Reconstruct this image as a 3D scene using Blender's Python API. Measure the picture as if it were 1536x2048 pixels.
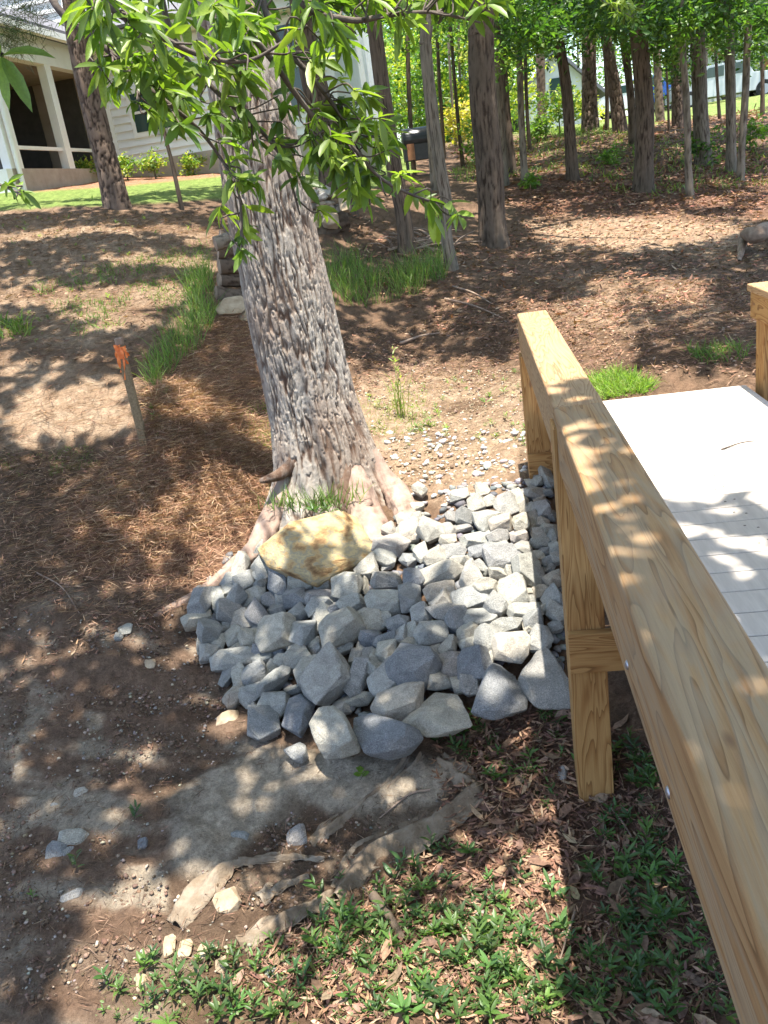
import bpy, bmesh, math, random
import numpy as np
from mathutils import Vector, Matrix, noise as mnoise
random.seed(7); np.random.seed(7)
rng = np.random.default_rng(11)
scene = bpy.context.scene
for o in list(bpy.data.objects): bpy.data.objects.remove(o)
COL = scene.collection

# ------------------------------------------------------------------ camera, sky, sun, exposure
FOC = 1700.0; PITCH = math.radians(20.5); ROLL = math.radians(8.5)
cam_d = bpy.data.cameras.new('camera'); cam = bpy.data.objects.new('camera', cam_d); COL.objects.link(cam)
cam_d.sensor_fit = 'VERTICAL'; cam_d.sensor_height = 24.0; cam_d.lens = 24.0 * FOC / 2048.0
cam_d.clip_start = 0.05; cam_d.clip_end = 2000
cam.matrix_world = Matrix.Rotation(math.pi/2 - PITCH, 4, 'X') @ Matrix.Rotation(-ROLL, 4, 'Z')
scene.camera = cam
SUNV = np.array([0.055, -0.12, 1.0]); SUNV = SUNV/np.linalg.norm(SUNV)
world = bpy.data.worlds.new('World'); scene.world = world; world.use_nodes = True
wn = world.node_tree; bg = wn.nodes['Background']
sky = wn.nodes.new('ShaderNodeTexSky'); sky.sky_type = 'NISHITA'; sky.sun_disc = False
sky.sun_elevation = math.asin(SUNV[2]); sky.sun_rotation = math.atan2(SUNV[0], SUNV[1])
sky.air_density = 1.0; sky.dust_density = 1.5
wn.links.new(sky.outputs[0], bg.inputs[0]); bg.inputs[1].default_value = 0.15
sun_d = bpy.data.lights.new('sun', 'SUN'); sun_d.energy = 4.0; sun_d.angle = math.radians(0.5); sun_d.color = (1.0, 0.95, 0.87)
sun = bpy.data.objects.new('sun', sun_d); COL.objects.link(sun); sun.location = (0, 0, 20)
sun.rotation_euler = Vector(SUNV).to_track_quat('Z', 'Y').to_euler()
scene.view_settings.view_transform = 'Standard'; scene.view_settings.look = 'None'
scene.view_settings.gamma = 1; scene.view_settings.exposure = 1.9
scene.view_settings.use_curve_mapping = False
scene.render.engine = 'CYCLES'
scene.cycles.max_bounces = 7; scene.cycles.diffuse_bounces = 4; scene.cycles.transparent_max_bounces = 8

# ------------------------------------------------------------------ picture <-> place geometry
CR, SR, CP, SP = math.cos(ROLL), math.sin(ROLL), math.cos(PITCH), math.sin(PITCH)
def ray(px, py):
    u = (np.asarray(px, float)-768)/FOC; v = -(np.asarray(py, float)-1024)/FOC
    U = u*CR+v*SR; V = -u*SR+v*CR
    return np.stack([U, CP+V*SP, -SP+V*CP], -1)
def aty(px, py, Y):
    d = ray(px, py); return d*(np.asarray(Y)/d[..., 1])[..., None] if d.ndim > 1 else d*Y/d[1]
def atz(px, py, z):
    d = ray(px, py); return d*z/d[2]
def proj(P):
    P = np.asarray(P, float); X, Y, Z = P[..., 0], P[..., 1], P[..., 2]
    D = np.maximum(Y*CP-Z*SP, 1e-3); V = (Y*SP+Z*CP)/D; U = X/D
    return 768+FOC*(U*CR-V*SR), 1024-FOC*(U*SR+V*CR)

# numpy value noise
def _h(ix, iy, iz, s):
    n = (ix.astype(np.int64)*374761393+iy.astype(np.int64)*668265263+iz.astype(np.int64)*2147483647+s*974634777) & 0xffffffff
    n = ((n ^ (n >> 13))*1274126177) & 0xffffffff
    n = (n ^ (n >> 16)) & 0xffffffff
    return n/4294967295.0
def vnoise(x, y, z=None, s=0):
    x = np.asarray(x, float); y = np.asarray(y, float); z = np.zeros_like(x) if z is None else np.asarray(z, float)
    ix, iy, iz = np.floor(x), np.floor(y), np.floor(z); fx, fy, fz = x-ix, y-iy, z-iz
    fx = fx*fx*(3-2*fx); fy = fy*fy*(3-2*fy); fz = fz*fz*(3-2*fz); r = 0
    for a in (0, 1):
        for b in (0, 1):
            for c in (0, 1):
                w = (fx if a else 1-fx)*(fy if b else 1-fy)*(fz if c else 1-fz)
                r = r+w*_h(ix+a, iy+b, iz+c, s)
    return r
def fbm(x, y, z=None, s=0, o=4):
    r = 0; a = .5; t = 0
    for k in range(o):
        f = 2**k; r = r+a*vnoise(np.asarray(x)*f, np.asarray(y)*f, None if z is None else np.asarray(z)*f, s+k); t += a; a *= .5
    return r/t
def sstep(a, b, x): t = np.clip((x-a)/(b-a), 0, 1); return t*t*(3-2*t)

# terrain: thin plate through points read in the photograph (z = height known, Y = distance known)
CZ = [(0,2048,-2.42),(400,2048,-2.42),(768,2048,-2.42),(1400,2048,-2.45),(0,1400,-2.12),(0,1700,-2.32),(0,1150,-1.78),(0,1000,-1.52),
      (300,1500,-2.28),(650,1550,-2.36),(900,1550,-2.38),(400,1250,-2.16),(650,1150,-2.02),(650,970,-1.80),(900,960,-1.77),(1058,945,-1.76),
      (1190,1560,-2.38),(1085,1250,-2.06),(900,1250,-2.05),(290,880,-1.42),(0,850,-1.2),(300,1100,-1.85),(500,950,-1.72),(200,960,-1.56),
      (800,830,-1.68),(1000,820,-1.66),(1230,780,-1.43),(1500,762,-1.42),(1300,1300,-2.1),(1500,900,-1.75),(800,700,-1.52)]
CY = [(0,620,8.5),(0,420,12.5),(230,415,12),(100,378,17),(300,362,18.5),(50,380,16.5),(500,600,8.6),(460,610,8.4),(687,423,13),(768,600,9.8),
      (985,490,12.5),(815,505,11.5),(905,535,10.5),(1290,382,15),(1144,360,16),(1380,395,14),(1462,345,16.5),(1180,262,23),(1240,265,22),
      (1045,350,17),(840,345,21),(1400,250,24),(1525,230,25),(1300,560,8.7),(1500,560,8.6),(1440,205,46),(1100,262,32),(920,330,22),(700,320,24),
      (450,345,19.5),(650,310,24)]
PTS = [atz(a, b, c) for a, b, c in CZ]+[aty(a, b, c) for a, b, c in CY]
PTS += [np.array(p) for p in [(-60,60,4.),(0,60,2.6),(60,70,3.5),(-200,350,5),(0,400,5),(200,350,5),(25,30,1.6),(-20,25,2.2),(-3,.6,-2.4),(3,.6,-2.45),(0,.5,-2.45),(5,3,-2.0),(-5,2,-2.0),(6,8,-1.3),(-6.5,6,-1.0)]]
PTS = np.array(PTS)
def pcoord(x, y):
    r = np.sqrt(x*x+y*y); return np.clip(np.arctan2(x, np.maximum(y, 1e-6)), -1.2, 1.2)*1.6, np.log(np.maximum(r, 1.2))
ca, cb = pcoord(PTS[:, 0], PTS[:, 1])
def U2(d2): return d2*np.log(d2+1e-9)
n = len(PTS); K = U2((ca[:, None]-ca)**2+(cb[:, None]-cb)**2)+np.eye(n)*0.01
A = np.zeros((n+3, n+3)); A[:n, :n] = K; A[:n, n] = 1; A[:n, n+1] = ca; A[:n, n+2] = cb; A[n:, :n] = A[:n, n:].T
W = np.linalg.solve(A, np.r_[PTS[:, 2], 0, 0, 0])
GA = np.linspace(-1.2*1.6, 1.2*1.6, 240); GB = np.linspace(math.log(1.2), math.log(500), 320)
gA, gB = np.meshgrid(GA, GB, indexing='ij'); TAB = W[n]+W[n+1]*gA+W[n+2]*gB
for i in range(n): TAB = TAB+W[i]*U2((gA-ca[i])**2+(gB-cb[i])**2)
BUMPS = []
def terrain(x, y):
    x = np.asarray(x, float); y = np.asarray(y, float)
    a, b = pcoord(x, y); i = (a-GA[0])/(GA[1]-GA[0]); j = np.clip((b-GB[0])/(GB[1]-GB[0]), 0, 318.999); i = np.clip(i, 0, 238.999)
    i0 = i.astype(int); j0 = j.astype(int); fi = i-i0; fj = j-j0
    z = TAB[i0, j0]*(1-fi)*(1-fj)+TAB[i0+1, j0]*fi*(1-fj)+TAB[i0, j0+1]*(1-fi)*fj+TAB[i0+1, j0+1]*fi*fj
    for bx, by, rx, ry, h in BUMPS: z = z+h*np.exp(-((x-bx)/rx)**2-((y-by)/ry)**2)
    return z+.05*(fbm(x*1.1+7, y*1.1, s=3, o=3)-.5)
def hit(px, py):
    """where the sight line through a photograph pixel meets the ground"""
    d = ray(px, py); one = d.ndim == 1; d = np.atleast_2d(d)
    ts = 1.2*np.power(200/1.2, np.linspace(0, 1, 110)); lo = np.full(len(d), ts[-2]); hi = np.full(len(d), ts[-1]); done = np.zeros(len(d), bool)
    for a, b in zip(ts[:-1], ts[1:]):
        below = (d[:, 2]*b < terrain(d[:, 0]*b, d[:, 1]*b)) & ~done
        lo[below] = a; hi[below] = b; done |= below
    for _ in range(9):
        m = (lo+hi)/2; be = d[:, 2]*m < terrain(d[:, 0]*m, d[:, 1]*m); hi = np.where(be, m, hi); lo = np.where(be, lo, m)
    P = d*hi[:, None]; return P[0] if one else P
for px, py, rx, ry, h in [(345,860,.28,.5,.13),(430,900,.3,.45,.10),(400,760,.25,.5,.05),(960,655,.6,.5,.08),(250,1010,.4,.3,.05)]:
    q = hit(px, py); BUMPS.append((q[0], q[1], rx, ry, h))
def inpoly(px, py, poly, soft=0.):
    """1 inside a polygon of photograph pixels, softened over `soft` pixels"""
    px = np.asarray(px, float); py = np.asarray(py, float); ins = np.zeros(px.shape, bool); dmin = np.full(px.shape, 1e9)
    for (x0, y0), (x1, y1) in zip(poly, poly[1:]+poly[:1]):
        c = ((y0 > py) != (y1 > py)); xx = (x1-x0)*(py-y0)/((y1-y0) or 1e-9)+x0; ins ^= c & (px < xx)
        if soft:
            t = np.clip(((px-x0)*(x1-x0)+(py-y0)*(y1-y0))/max((x1-x0)**2+(y1-y0)**2, 1e-9), 0, 1)
            dmin = np.minimum(dmin, np.hypot(px-x0-t*(x1-x0), py-y0-t*(y1-y0)))
    if not soft: return ins.astype(float)
    return sstep(-soft, soft, np.where(ins, dmin, -dmin))
def polysample(poly, n):
    xs = [p[0] for p in poly]; ys = [p[1] for p in poly]; out = np.zeros((0, 2))
    while len(out) < n:
        c = np.stack([rng.uniform(min(xs), max(xs), n*2), rng.uniform(min(ys), max(ys), n*2)], -1)
        out = np.r_[out, c[inpoly(c[:, 0], c[:, 1], poly) > .5]]
    return out[:n]
def ground_sample(poly, n):
    """points spread evenly over the GROUND seen inside a polygon"""
    h = hit(*np.array(poly, float).T); x0, x1, y0, y1 = h[:, 0].min(), h[:, 0].max(), h[:, 1].min(), h[:, 1].max()
    out = np.zeros((0, 3)); k = 0
    while len(out) < n and k < 60:
        k += 1; x = rng.uniform(x0, x1, n*2); y = rng.uniform(y0, y1, n*2); z = terrain(x, y); u, v = proj(np.stack([x, y, z], -1))
        ok = inpoly(u, v, poly) > .5; out = np.r_[out, np.stack([x, y, z], -1)[ok]]
    return out[:n]

# ------------------------------------------------------------------ mesh helpers
def link(o, parent=None):
    COL.objects.link(o)
    if parent is not None: o.parent = parent
    return o
def tag(o, label=None, cat=None, group=None, kind=None):
    for k, v in (('label', label), ('category', cat), ('group', group), ('kind', kind)):
        if v: o[k] = v
    return o
def empty(name, loc, label, cat, group=None):
    o = bpy.data.objects.new(name, None); o.location = [float(a) for a in loc]; o.empty_display_size = .2; link(o); tag(o, label, cat, group)
    return o
def mk(name, V, F, mat, parent=None, cols=None, smooth=False, world_space=True):
    """one mesh object from arrays; V are world coordinates"""
    V = np.asarray(V, np.float32).reshape(-1, 3)
    if parent is not None and world_space:
        V = V-np.array(parent_loc(parent), np.float32)
    me = bpy.data.meshes.new(name); F = np.asarray(F, np.int32); k = F.shape[1]
    me.vertices.add(len(V)); me.vertices.foreach_set('co', V.ravel())
    me.loops.add(F.size); me.loops.foreach_set('vertex_index', F.ravel())
    me.polygons.add(len(F)); me.polygons.foreach_set('loop_start', np.arange(0, F.size, k, dtype=np.int32))
    if smooth: me.polygons.foreach_set('use_smooth', np.ones(len(F), bool))
    me.update(calc_edges=True)
    if cols is not None:
        c = np.ones((len(V), 4), np.float32); cols = np.asarray(cols, np.float32); c[:, :cols.shape[1]] = cols
        at = me.color_attributes.new('tint', 'FLOAT_COLOR', 'POINT'); at.data.foreach_set('color', c.ravel())
    me.materials.append(mat); o = bpy.data.objects.new(name, me); link(o, parent); return o
def parent_loc(p):
    l = np.zeros(3)
    while p is not None: l = l+np.array(p.location); p = p.parent
    return l
def batch(tv, tf, R, T, cols=None):
    """many copies of one template mesh in arrays"""
    tv = np.asarray(tv, float); tf = np.asarray(tf); V = np.einsum('mij,nj->mni', R, tv)+T[:, None, :]
    F = (tf[None]+(np.arange(len(T))*len(tv))[:, None, None]).reshape(-1, tf.shape[1])
    C = None if cols is None else np.repeat(cols, len(tv), 0)
    return V.reshape(-1, 3), F, C
def norm(a): return a/np.maximum(np.linalg.norm(a, axis=-1, keepdims=True), 1e-9)
def frames(d, up, sx, sy, sz=None):
    """matrices whose local x runs along d (length sx), local y sideways (sy), local z up"""
    x = norm(d); y = norm(np.cross(up, x)); z = np.cross(x, y); sz = sy if sz is None else sz
    return np.stack([x*sx[:, None], y*sy[:, None], z*sz[:, None]], -1)
def rand_dir(n): return norm(rng.normal(size=(n, 3)))
def bm_obj(name, bm, mat, parent=None, smooth=False, bevel=0.):
    if bevel: bmesh.ops.bevel(bm, geom=bm.edges[:], offset=bevel, segments=2, profile=.6, affect='EDGES')
    if parent is not None: bmesh.ops.translate(bm, verts=bm.verts, vec=-Vector(parent_loc(parent)))
    me = bpy.data.meshes.new(name); bm.to_mesh(me); bm.free(); me.materials.append(mat)
    if smooth:
        for p in me.polygons: p.use_smooth = True
    o = bpy.data.objects.new(name, me); link(o, parent); return o
def box_bm(bm, o, ax, ay, az):
    """a box from corner o along three vectors"""
    o, ax, ay, az = map(Vector, (o, ax, ay, az)); vs = [bm.verts.new(o+ax*i+ay*j+az*k) for k in (0, 1) for j in (0, 1) for i in (0, 1)]
    for f in ((0,2,3,1),(4,5,7,6),(0,1,5,4),(1,3,7,5),(3,2,6,7),(2,0,4,6)): bm.faces.new([vs[i] for i in f])
def box(name, o, ax, ay, az, mat, parent=None, bevel=0.):
    bm = bmesh.new(); box_bm(bm, o, ax, ay, az); bmesh.ops.recalc_face_normals(bm, faces=bm.faces[:]); return bm_obj(name, bm, mat, parent, bevel=bevel)
def spline(P, n):
    P = np.asarray(P, float); m = len(P); Q = np.r_[[2*P[0]-P[1]], P, [2*P[-1]-P[-2]]]; t = np.linspace(0, m-1-1e-6, n); i = t.astype(int); f = (t-i)[:, None]
    a, b, c, d = Q[i], Q[i+1], Q[i+2], Q[i+3]
    return .5*(2*b+(c-a)*f+(2*a-5*b+4*c-d)*f**2+(3*b-a-3*c+d)*f**3)
def tube_arr(P, R, seg, dispf=None):
    """tube through points P with radii R; returns vertices, quads, and (angle, length) per vertex"""
    P = np.asarray(P, float); n = len(P); T = norm(np.gradient(P, axis=0)); ref = np.array([0, 1., 0]) if abs(T[0][2]) > .5 else np.array([0, 0, 1.])
    X = norm(np.cross(np.broadcast_to(ref, T.shape), T)); Y = np.cross(T, X); th = np.linspace(0, 2*np.pi, seg, endpoint=False)
    L = np.r_[0, np.cumsum(np.linalg.norm(np.diff(P, axis=0), axis=1))]
    C, S = np.cos(th), np.sin(th); dirs = X[:, None]*C[None, :, None]+Y[:, None]*S[None, :, None]; r = np.asarray(R, float)[:, None]*np.ones((1, seg))
    h = np.zeros_like(r)
    if dispf is not None: dr, h = dispf(th[None]*np.ones((n, 1)), L[:, None]*np.ones((1, seg)), r); r = r+dr
    V = P[:, None]+dirs*r[..., None]; i = np.arange(n-1)[:, None]*seg; j = np.arange(seg)[None]; j2 = (j+1) % seg
    F = np.stack([i+j, i+j2, i+seg+j2, i+seg+j], -1).reshape(-1, 4); return V.reshape(-1, 3), F, h.reshape(-1)
def join(parts):
    V, F, C, o = [], [], [], 0
    for p in parts:
        V.append(p[0]); F.append(np.asarray(p[1])+o); o += len(p[0])
        if len(p) > 2 and p[2] is not None: C.append(p[2])
    return np.concatenate(V), np.concatenate(F), (np.concatenate(C) if C else None)

# ------------------------------------------------------------------ materials
def newmat(name):
    m = bpy.data.materials.new(name); m.use_nodes = True; nt = m.node_tree; return m, nt, nt.nodes['Principled BSDF']
def N(nt, t, **k):
    n_ = nt.nodes.new(t)
    for a, b in k.items():
        if a in n_.inputs.keys(): n_.inputs[a].default_value = b
        else: setattr(n_, a, b)
    return n_
def coords(nt, scale=(1, 1, 1), obj=True):
    tc = N(nt, 'ShaderNodeTexCoord'); mp = N(nt, 'ShaderNodeMapping'); mp.inputs['Scale'].default_value = scale
    nt.links.new(tc.outputs['Object'], mp.inputs[0]); return mp.outputs[0]
def noi(nt, vec, scale, detail=6, rough=.6, dist=0.):
    t = N(nt, 'ShaderNodeTexNoise'); t.inputs['Scale'].default_value = scale; t.inputs['Detail'].default_value = detail; t.inputs['Roughness'].default_value = rough; t.inputs['Distortion'].default_value = dist
    nt.links.new(vec, t.inputs['Vector']); return t.outputs['Fac']
def ramp(nt, fac, stops):
    r = N(nt, 'ShaderNodeValToRGB'); e = r.color_ramp.elements
    while len(e) < len(stops): e.new(.5)
    for x, (p, c) in zip(e, stops): x.position = p; x.color = (*c, 1) if len(c) == 3 else c
    nt.links.new(fac, r.inputs[0]); return r.outputs[0]
def mixc(nt, fac, a, b, mode='MIX'):
    m = N(nt, 'ShaderNodeMix', data_type='RGBA', blend_type=mode)
    for s, v in ((m.inputs[0], fac), (m.inputs[6], a), (m.inputs[7], b)):
        if isinstance(v, bpy.types.NodeSocket): nt.links.new(v, s)
        else: s.default_value = v if isinstance(v, (int, float)) else ((*v, 1) if len(v) == 3 else v)
    return m.outputs[2]
def bump(nt, b, h, strength=.5, dist=.01):
    n_ = N(nt, 'ShaderNodeBump'); n_.inputs['Strength'].default_value = strength; n_.inputs['Distance'].default_value = dist
    nt.links.new(h, n_.inputs['Height']); nt.links.new(n_.outputs[0], b.inputs['Normal'])
def simple(name, stops, scale=8, rough=.85, bs=.4, bd=.01, detail=6, sc=(1, 1, 1), spec=.3, bscale=None):
    m, nt, b = newmat(name); v = coords(nt, sc); f = noi(nt, v, scale, detail); nt.links.new(ramp(nt, f, stops), b.inputs['Base Color'])
    b.inputs['Roughness'].default_value = rough; b.inputs['Specular IOR Level'].default_value = spec
    bump(nt, b, noi(nt, v, bscale or scale*3, 6), bs, bd); return m
def tinted(name, rough=.7, transl=0., var=.35, scale=30, bs=.3, bd=.004, spec=.3):
    """colour comes from each piece's own tint, with fine mottling"""
    m, nt, b = newmat(name); a = N(nt, 'ShaderNodeAttribute', attribute_name='tint'); v = coords(nt); f = noi(nt, v, scale, 4)
    g = ramp(nt, f, [(.3, (1-var,)*3), (.7, (1+var,)*3)]); c = mixc(nt, 1., a.outputs['Color'], g, 'MULTIPLY'); nt.links.new(c, b.inputs['Base Color'])
    b.inputs['Roughness'].default_value = rough; b.inputs['Specular IOR Level'].default_value = spec
    if bs: bump(nt, b, noi(nt, v, scale*3, 4), bs, bd)
    if transl:
        tr = N(nt, 'ShaderNodeBsdfTranslucent'); tc = mixc(nt, 1., c, (1.5, 1.7, .5), 'MULTIPLY'); nt.links.new(tc, tr.inputs[0])
        ms = N(nt, 'ShaderNodeMixShader'); ms.inputs[0].default_value = transl; nt.links.new(b.outputs[0], ms.inputs[1]); nt.links.new(tr.outputs[0], ms.inputs[2])
        nt.links.new(ms.outputs[0], nt.nodes['Material Output'].inputs[0])
    return m
M_leaf = tinted('leaf', .42, .45, .2, 20, .15, .002, .5)
M_grass = tinted('grass', .55, .4, .2, 20, 0, 0, .35)
M_litter = tinted('dry_leaf', .8, .12, .4, 60, .3, .003)
M_pebble = tinted('pebble', .9, 0, .25, 80, .6, .003)
def stone_mat(name, stops, speck=.5):
    m, nt, b = newmat(name); v = coords(nt); oi = N(nt, 'ShaderNodeObjectInfo')
    big = ramp(nt, noi(nt, v, 11, 8, .75, .8), stops)
    tint = ramp(nt, oi.outputs['Random'], [(0, (.6, .63, .68)), (.35, (.98, 1.0, .97)), (.6, (1.12, 1.06, .94)), (.85, (.82, .86, .9)), (1, (1.22, 1.10, .97))])
    c = mixc(nt, .9, big, tint, 'MULTIPLY'); sp = ramp(nt, noi(nt, v, 190, 3, .8), [(.3, (.4, .42, .46)), (.5, (1, 1, 1)), (.68, (1.65, 1.65, 1.6))])
    c = mixc(nt, speck, c, sp, 'MULTIPLY'); nt.links.new(c, b.inputs['Base Color']); b.inputs['Roughness'].default_value = .85; b.inputs['Specular IOR Level'].default_value = .3
    add = N(nt, 'ShaderNodeMath', operation='ADD'); nt.links.new(noi(nt, v, 28, 8, .7), add.inputs[0]); nt.links.new(noi(nt, v, 150, 4, .7), add.inputs[1]); bump(nt, b, add.outputs[0], .8, .018); return m
M_stone = stone_mat('granite', [(.3, (.235, .22, .195)), (.5, (.37, .355, .315)), (.7, (.49, .465, .41))], .6)
M_stone2 = stone_mat('blue_granite', [(.3, (.19, .19, .185)), (.55, (.29, .285, .28)), (.75, (.41, .395, .375))], .8)
M_stone3 = stone_mat('warm_granite', [(.3, (.28, .25, .22)), (.55, (.40, .37, .33)), (.75, (.5, .46, .40))], .6)
M_boulder = simple('ochre_sandstone', [(.30, (.14, .08, .035)), (.40, (.27, .165, .075)), (.46, (.38, .265, .12)), (.52, (.26, .225, .15)), (.57, (.42, .325, .16)), (.66, (.30, .25, .16)), (.75, (.50, .41, .24))], 9, .88, .8, .02, 9, (1, 1, 1.8), bscale=14)
M_tanstone = simple('tan_stone', [(.3, (.24, .17, .10)), (.7, (.45, .36, .25))], 9, .9, .6, .012)

def wood_mat(name, light, dark, gray=0., axis=(1, 1, 1), sc=1.):
    """sawn pine: growth rings cut by the board's face; local x runs along the board"""
    m, nt, b = newmat(name); tc = N(nt, 'ShaderNodeTexCoord'); mp = N(nt, 'ShaderNodeMapping'); mp.inputs['Scale'].default_value = (.8*sc, 8*sc, 7*sc)
    oi = N(nt, 'ShaderNodeObjectInfo'); ad = N(nt, 'ShaderNodeVectorMath', operation='ADD'); nt.links.new(tc.outputs['Object'], ad.inputs[0]); sc_ = N(nt, 'ShaderNodeVectorMath', operation='SCALE'); sc_.inputs[0].default_value = (7, 3, 5); nt.links.new(oi.outputs['Random'], sc_.inputs['Scale'])
    nt.links.new(sc_.outputs[0], ad.inputs[1]); nt.links.new(ad.outputs[0], mp.inputs[0]); v = mp.outputs[0]
    n1 = noi(nt, v, .9, 2.5, .5, .5); mul = N(nt, 'ShaderNodeMath', operation='MULTIPLY'); mul.inputs[1].default_value = 15.; nt.links.new(n1, mul.inputs[0])
    fr = N(nt, 'ShaderNodeMath', operation='FRACT'); nt.links.new(mul.outputs[0], fr.inputs[0])
    rings = ramp(nt, fr.outputs[0], [(0, light), (.45, tuple(.85*a+.15*c for a, c in zip(light, dark))), (.85, dark), (.95, tuple(.7*c for c in dark)), (1, light)])
    mp2 = N(nt, 'ShaderNodeMapping'); mp2.inputs['Scale'].default_value = (3, 90, 90); nt.links.new(ad.outputs[0], mp2.inputs[0]); fine = noi(nt, mp2.outputs[0], 2.5, 4, .7)
    c = mixc(nt, .45, rings, ramp(nt, fine, [(.3, (.62, .6, .56)), (.7, (1.2, 1.2, 1.2))]), 'MULTIPLY')
    if gray:
        mp3 = N(nt, 'ShaderNodeMapping'); mp3.inputs['Scale'].default_value = (.8, 7.5, 7.5); nt.links.new(ad.outputs[0], mp3.inputs[0]); g = noi(nt, mp3.outputs[0], 1.6, 4, .6, 1.2)
        c = mixc(nt, ramp(nt, g, [(.44, (0, 0, 0)), (.54, (gray,)*3), (.60, (gray,)*3), (.68, (0, 0, 0))]), c, (.30, .25, .17))
        b2 = noi(nt, ad.outputs[0], 3.3, 3); c = mixc(nt, ramp(nt, b2, [(.55, (0, 0, 0)), (.7, (.35,)*3)]), c, (.33, .22, .14))
    kn = N(nt, 'ShaderNodeTexVoronoi'); kn.inputs['Scale'].default_value = 1.; mp4 = N(nt, 'ShaderNodeMapping'); mp4.inputs['Scale'].default_value = (3, 8, 8); nt.links.new(ad.outputs[0], mp4.inputs[0]); nt.links.new(mp4.outputs[0], kn.inputs['Vector'])
    c = mixc(nt, ramp(nt, kn.outputs['Distance'], [(.04, (.8,)*3), (.09, (0, 0, 0))]), c, (.16, .08, .04))
    nt.links.new(c, b.inputs['Base Color']); b.inputs['Roughness'].default_value = .72; b.inputs['Specular IOR Level'].default_value = .3
    ad2 = N(nt, 'ShaderNodeMath', operation='ADD'); nt.links.new(fine, ad2.inputs[0]); nt.links.new(fr.outputs[0], ad2.inputs[1]); bump(nt, b, ad2.outputs[0], .35, .0025); return m
M_rail = wood_mat('weathered_pine', (.37, .215, .095), (.28, .145, .058), .4)
M_rail2 = wood_mat('pale_pine', (.41, .265, .135), (.29, .165, .075), .1, sc=1.5)  # paler pine with less grey stain and finer rings
M_post = wood_mat('yellow_pine', (.41, .235, .085), (.28, .135, .042), .0, sc=1.5)

def bark_mat(name, ridge, crack, lich=None, bs=.6, sc=1.):
    m, nt, b = newmat(name); a = N(nt, 'ShaderNodeAttribute', attribute_name='tint'); v = coords(nt, (1, 1, .28)); f = noi(nt, v, 34*sc, 9, .78, .3)
    sep = N(nt, 'ShaderNodeSeparateColor'); nt.links.new(a.outputs['Color'], sep.inputs[0])
    hm = N(nt, 'ShaderNodeMath', operation='MULTIPLY_ADD'); hm.inputs[1].default_value = .75; nt.links.new(sep.outputs[0], hm.inputs[0])
    h2 = N(nt, 'ShaderNodeMath', operation='MULTIPLY_ADD'); h2.inputs[1].default_value = 1.5; h2.inputs[2].default_value = -.62; nt.links.new(f, h2.inputs[0]); nt.links.new(h2.outputs[0], hm.inputs[2])
    mid = tuple(.5*(x+y) for x, y in zip(ridge, crack)); c = ramp(nt, hm.outputs[0], [(.08, crack), (.35, mid), (.62, ridge), (.9, tuple(min(1, 1.2*x) for x in ridge))])
    big = noi(nt, coords(nt, (1, 1, .5)), 3.2, 4); c = mixc(nt, ramp(nt, big, [(.42, (0, 0, 0)), (.62, (.55,)*3)]), c, lich or mid)
    nt.links.new(c, b.inputs['Base Color']); b.inputs['Roughness'].default_value = .92; b.inputs['Specular IOR Level'].default_value = .15; bump(nt, b, f, bs, .02); return m
M_oakbark = bark_mat('oak_bark', (.37, .325, .27), (.08, .045, .03), (.24, .155, .105), .8)
M_bark = bark_mat('brown_bark', (.135, .098, .07), (.035, .022, .015), (.10, .08, .06))
M_palebark = bark_mat('pale_bark', (.22, .18, .135), (.06, .04, .028), (.13, .12, .09))
M_pinebark = bark_mat('pine_bark', (.19, .135, .10), (.03, .02, .015), (.12, .09, .075))
M_root = simple('bare_root_wood', [(.3, (.13, .085, .06)), (.45, (.27, .185, .14)), (.6, (.33, .245, .19)), (.75, (.4, .33, .27))], 9, .85, .9, .012, 9, (1.4, 1, .5), bscale=26)
M_twig = simple('twig', [(.3, (.06, .045, .035)), (.7, (.15, .12, .1))], 20)
M_drywood = simple('dry_wood', [(.3, (.17, .11, .075)), (.7, (.36, .27, .2))], 12, .9, .6, .01, 6, (1, 1, 1))

# ------------------------------------------------------------------ ground
FABRIC = [(300,1560),(430,1500),(620,1490),(760,1520),(930,1530),(960,1600),(900,1660),(760,1720),(700,1790),(560,1860),(460,1890),(330,1860),(330,1750),(340,1660)]
GREY_LOW = [(0,1230),(120,1190),(330,1190),(420,1250),(460,1400),(560,1490),(640,1540),(500,1700),(420,1900),(300,2048),(0,2048)]
SILT = [(520,1480),(720,1530),(900,1540),(880,1600),(660,1640),(600,1600),(500,1680),(420,1760),(340,1740),(330,1600),(400,1540)]
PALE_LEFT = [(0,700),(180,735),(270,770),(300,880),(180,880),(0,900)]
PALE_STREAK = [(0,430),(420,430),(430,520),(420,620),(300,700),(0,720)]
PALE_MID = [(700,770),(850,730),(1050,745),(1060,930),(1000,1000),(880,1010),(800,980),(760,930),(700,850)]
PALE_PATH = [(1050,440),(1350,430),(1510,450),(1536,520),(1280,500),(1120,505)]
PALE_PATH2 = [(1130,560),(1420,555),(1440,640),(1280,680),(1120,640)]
STRAW = [(300,760),(430,640),(500,620),(540,900),(560,1000),(540,1100),(400,1180),(150,1130),(120,1050),(200,930),(290,870)]
LAWN = [(-50,330),(60,378),(250,366),(450,348),(640,330),(760,300),(830,300),(830,345),(700,395),(430,398),(240,410),(80,415),(-50,425)]
MULCH = [(40,372),(240,352),(430,330),(640,318),(640,336),(450,352),(250,372),(60,384)]
FARLAWN = [(1100,262),(1250,240),(1420,215),(1536,190),(1536,225),(1420,232),(1250,262),(1120,275)]
DARK_LEAF = [(1000,360),(1536,300),(1536,430),(1300,430),(1050,430)]
LITTER = [(860,1430),(1140,1420),(1300,1500),(1500,2048),(600,2048),(450,1980),(560,1880),(720,1800),(900,1680),(1000,1620)]
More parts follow.
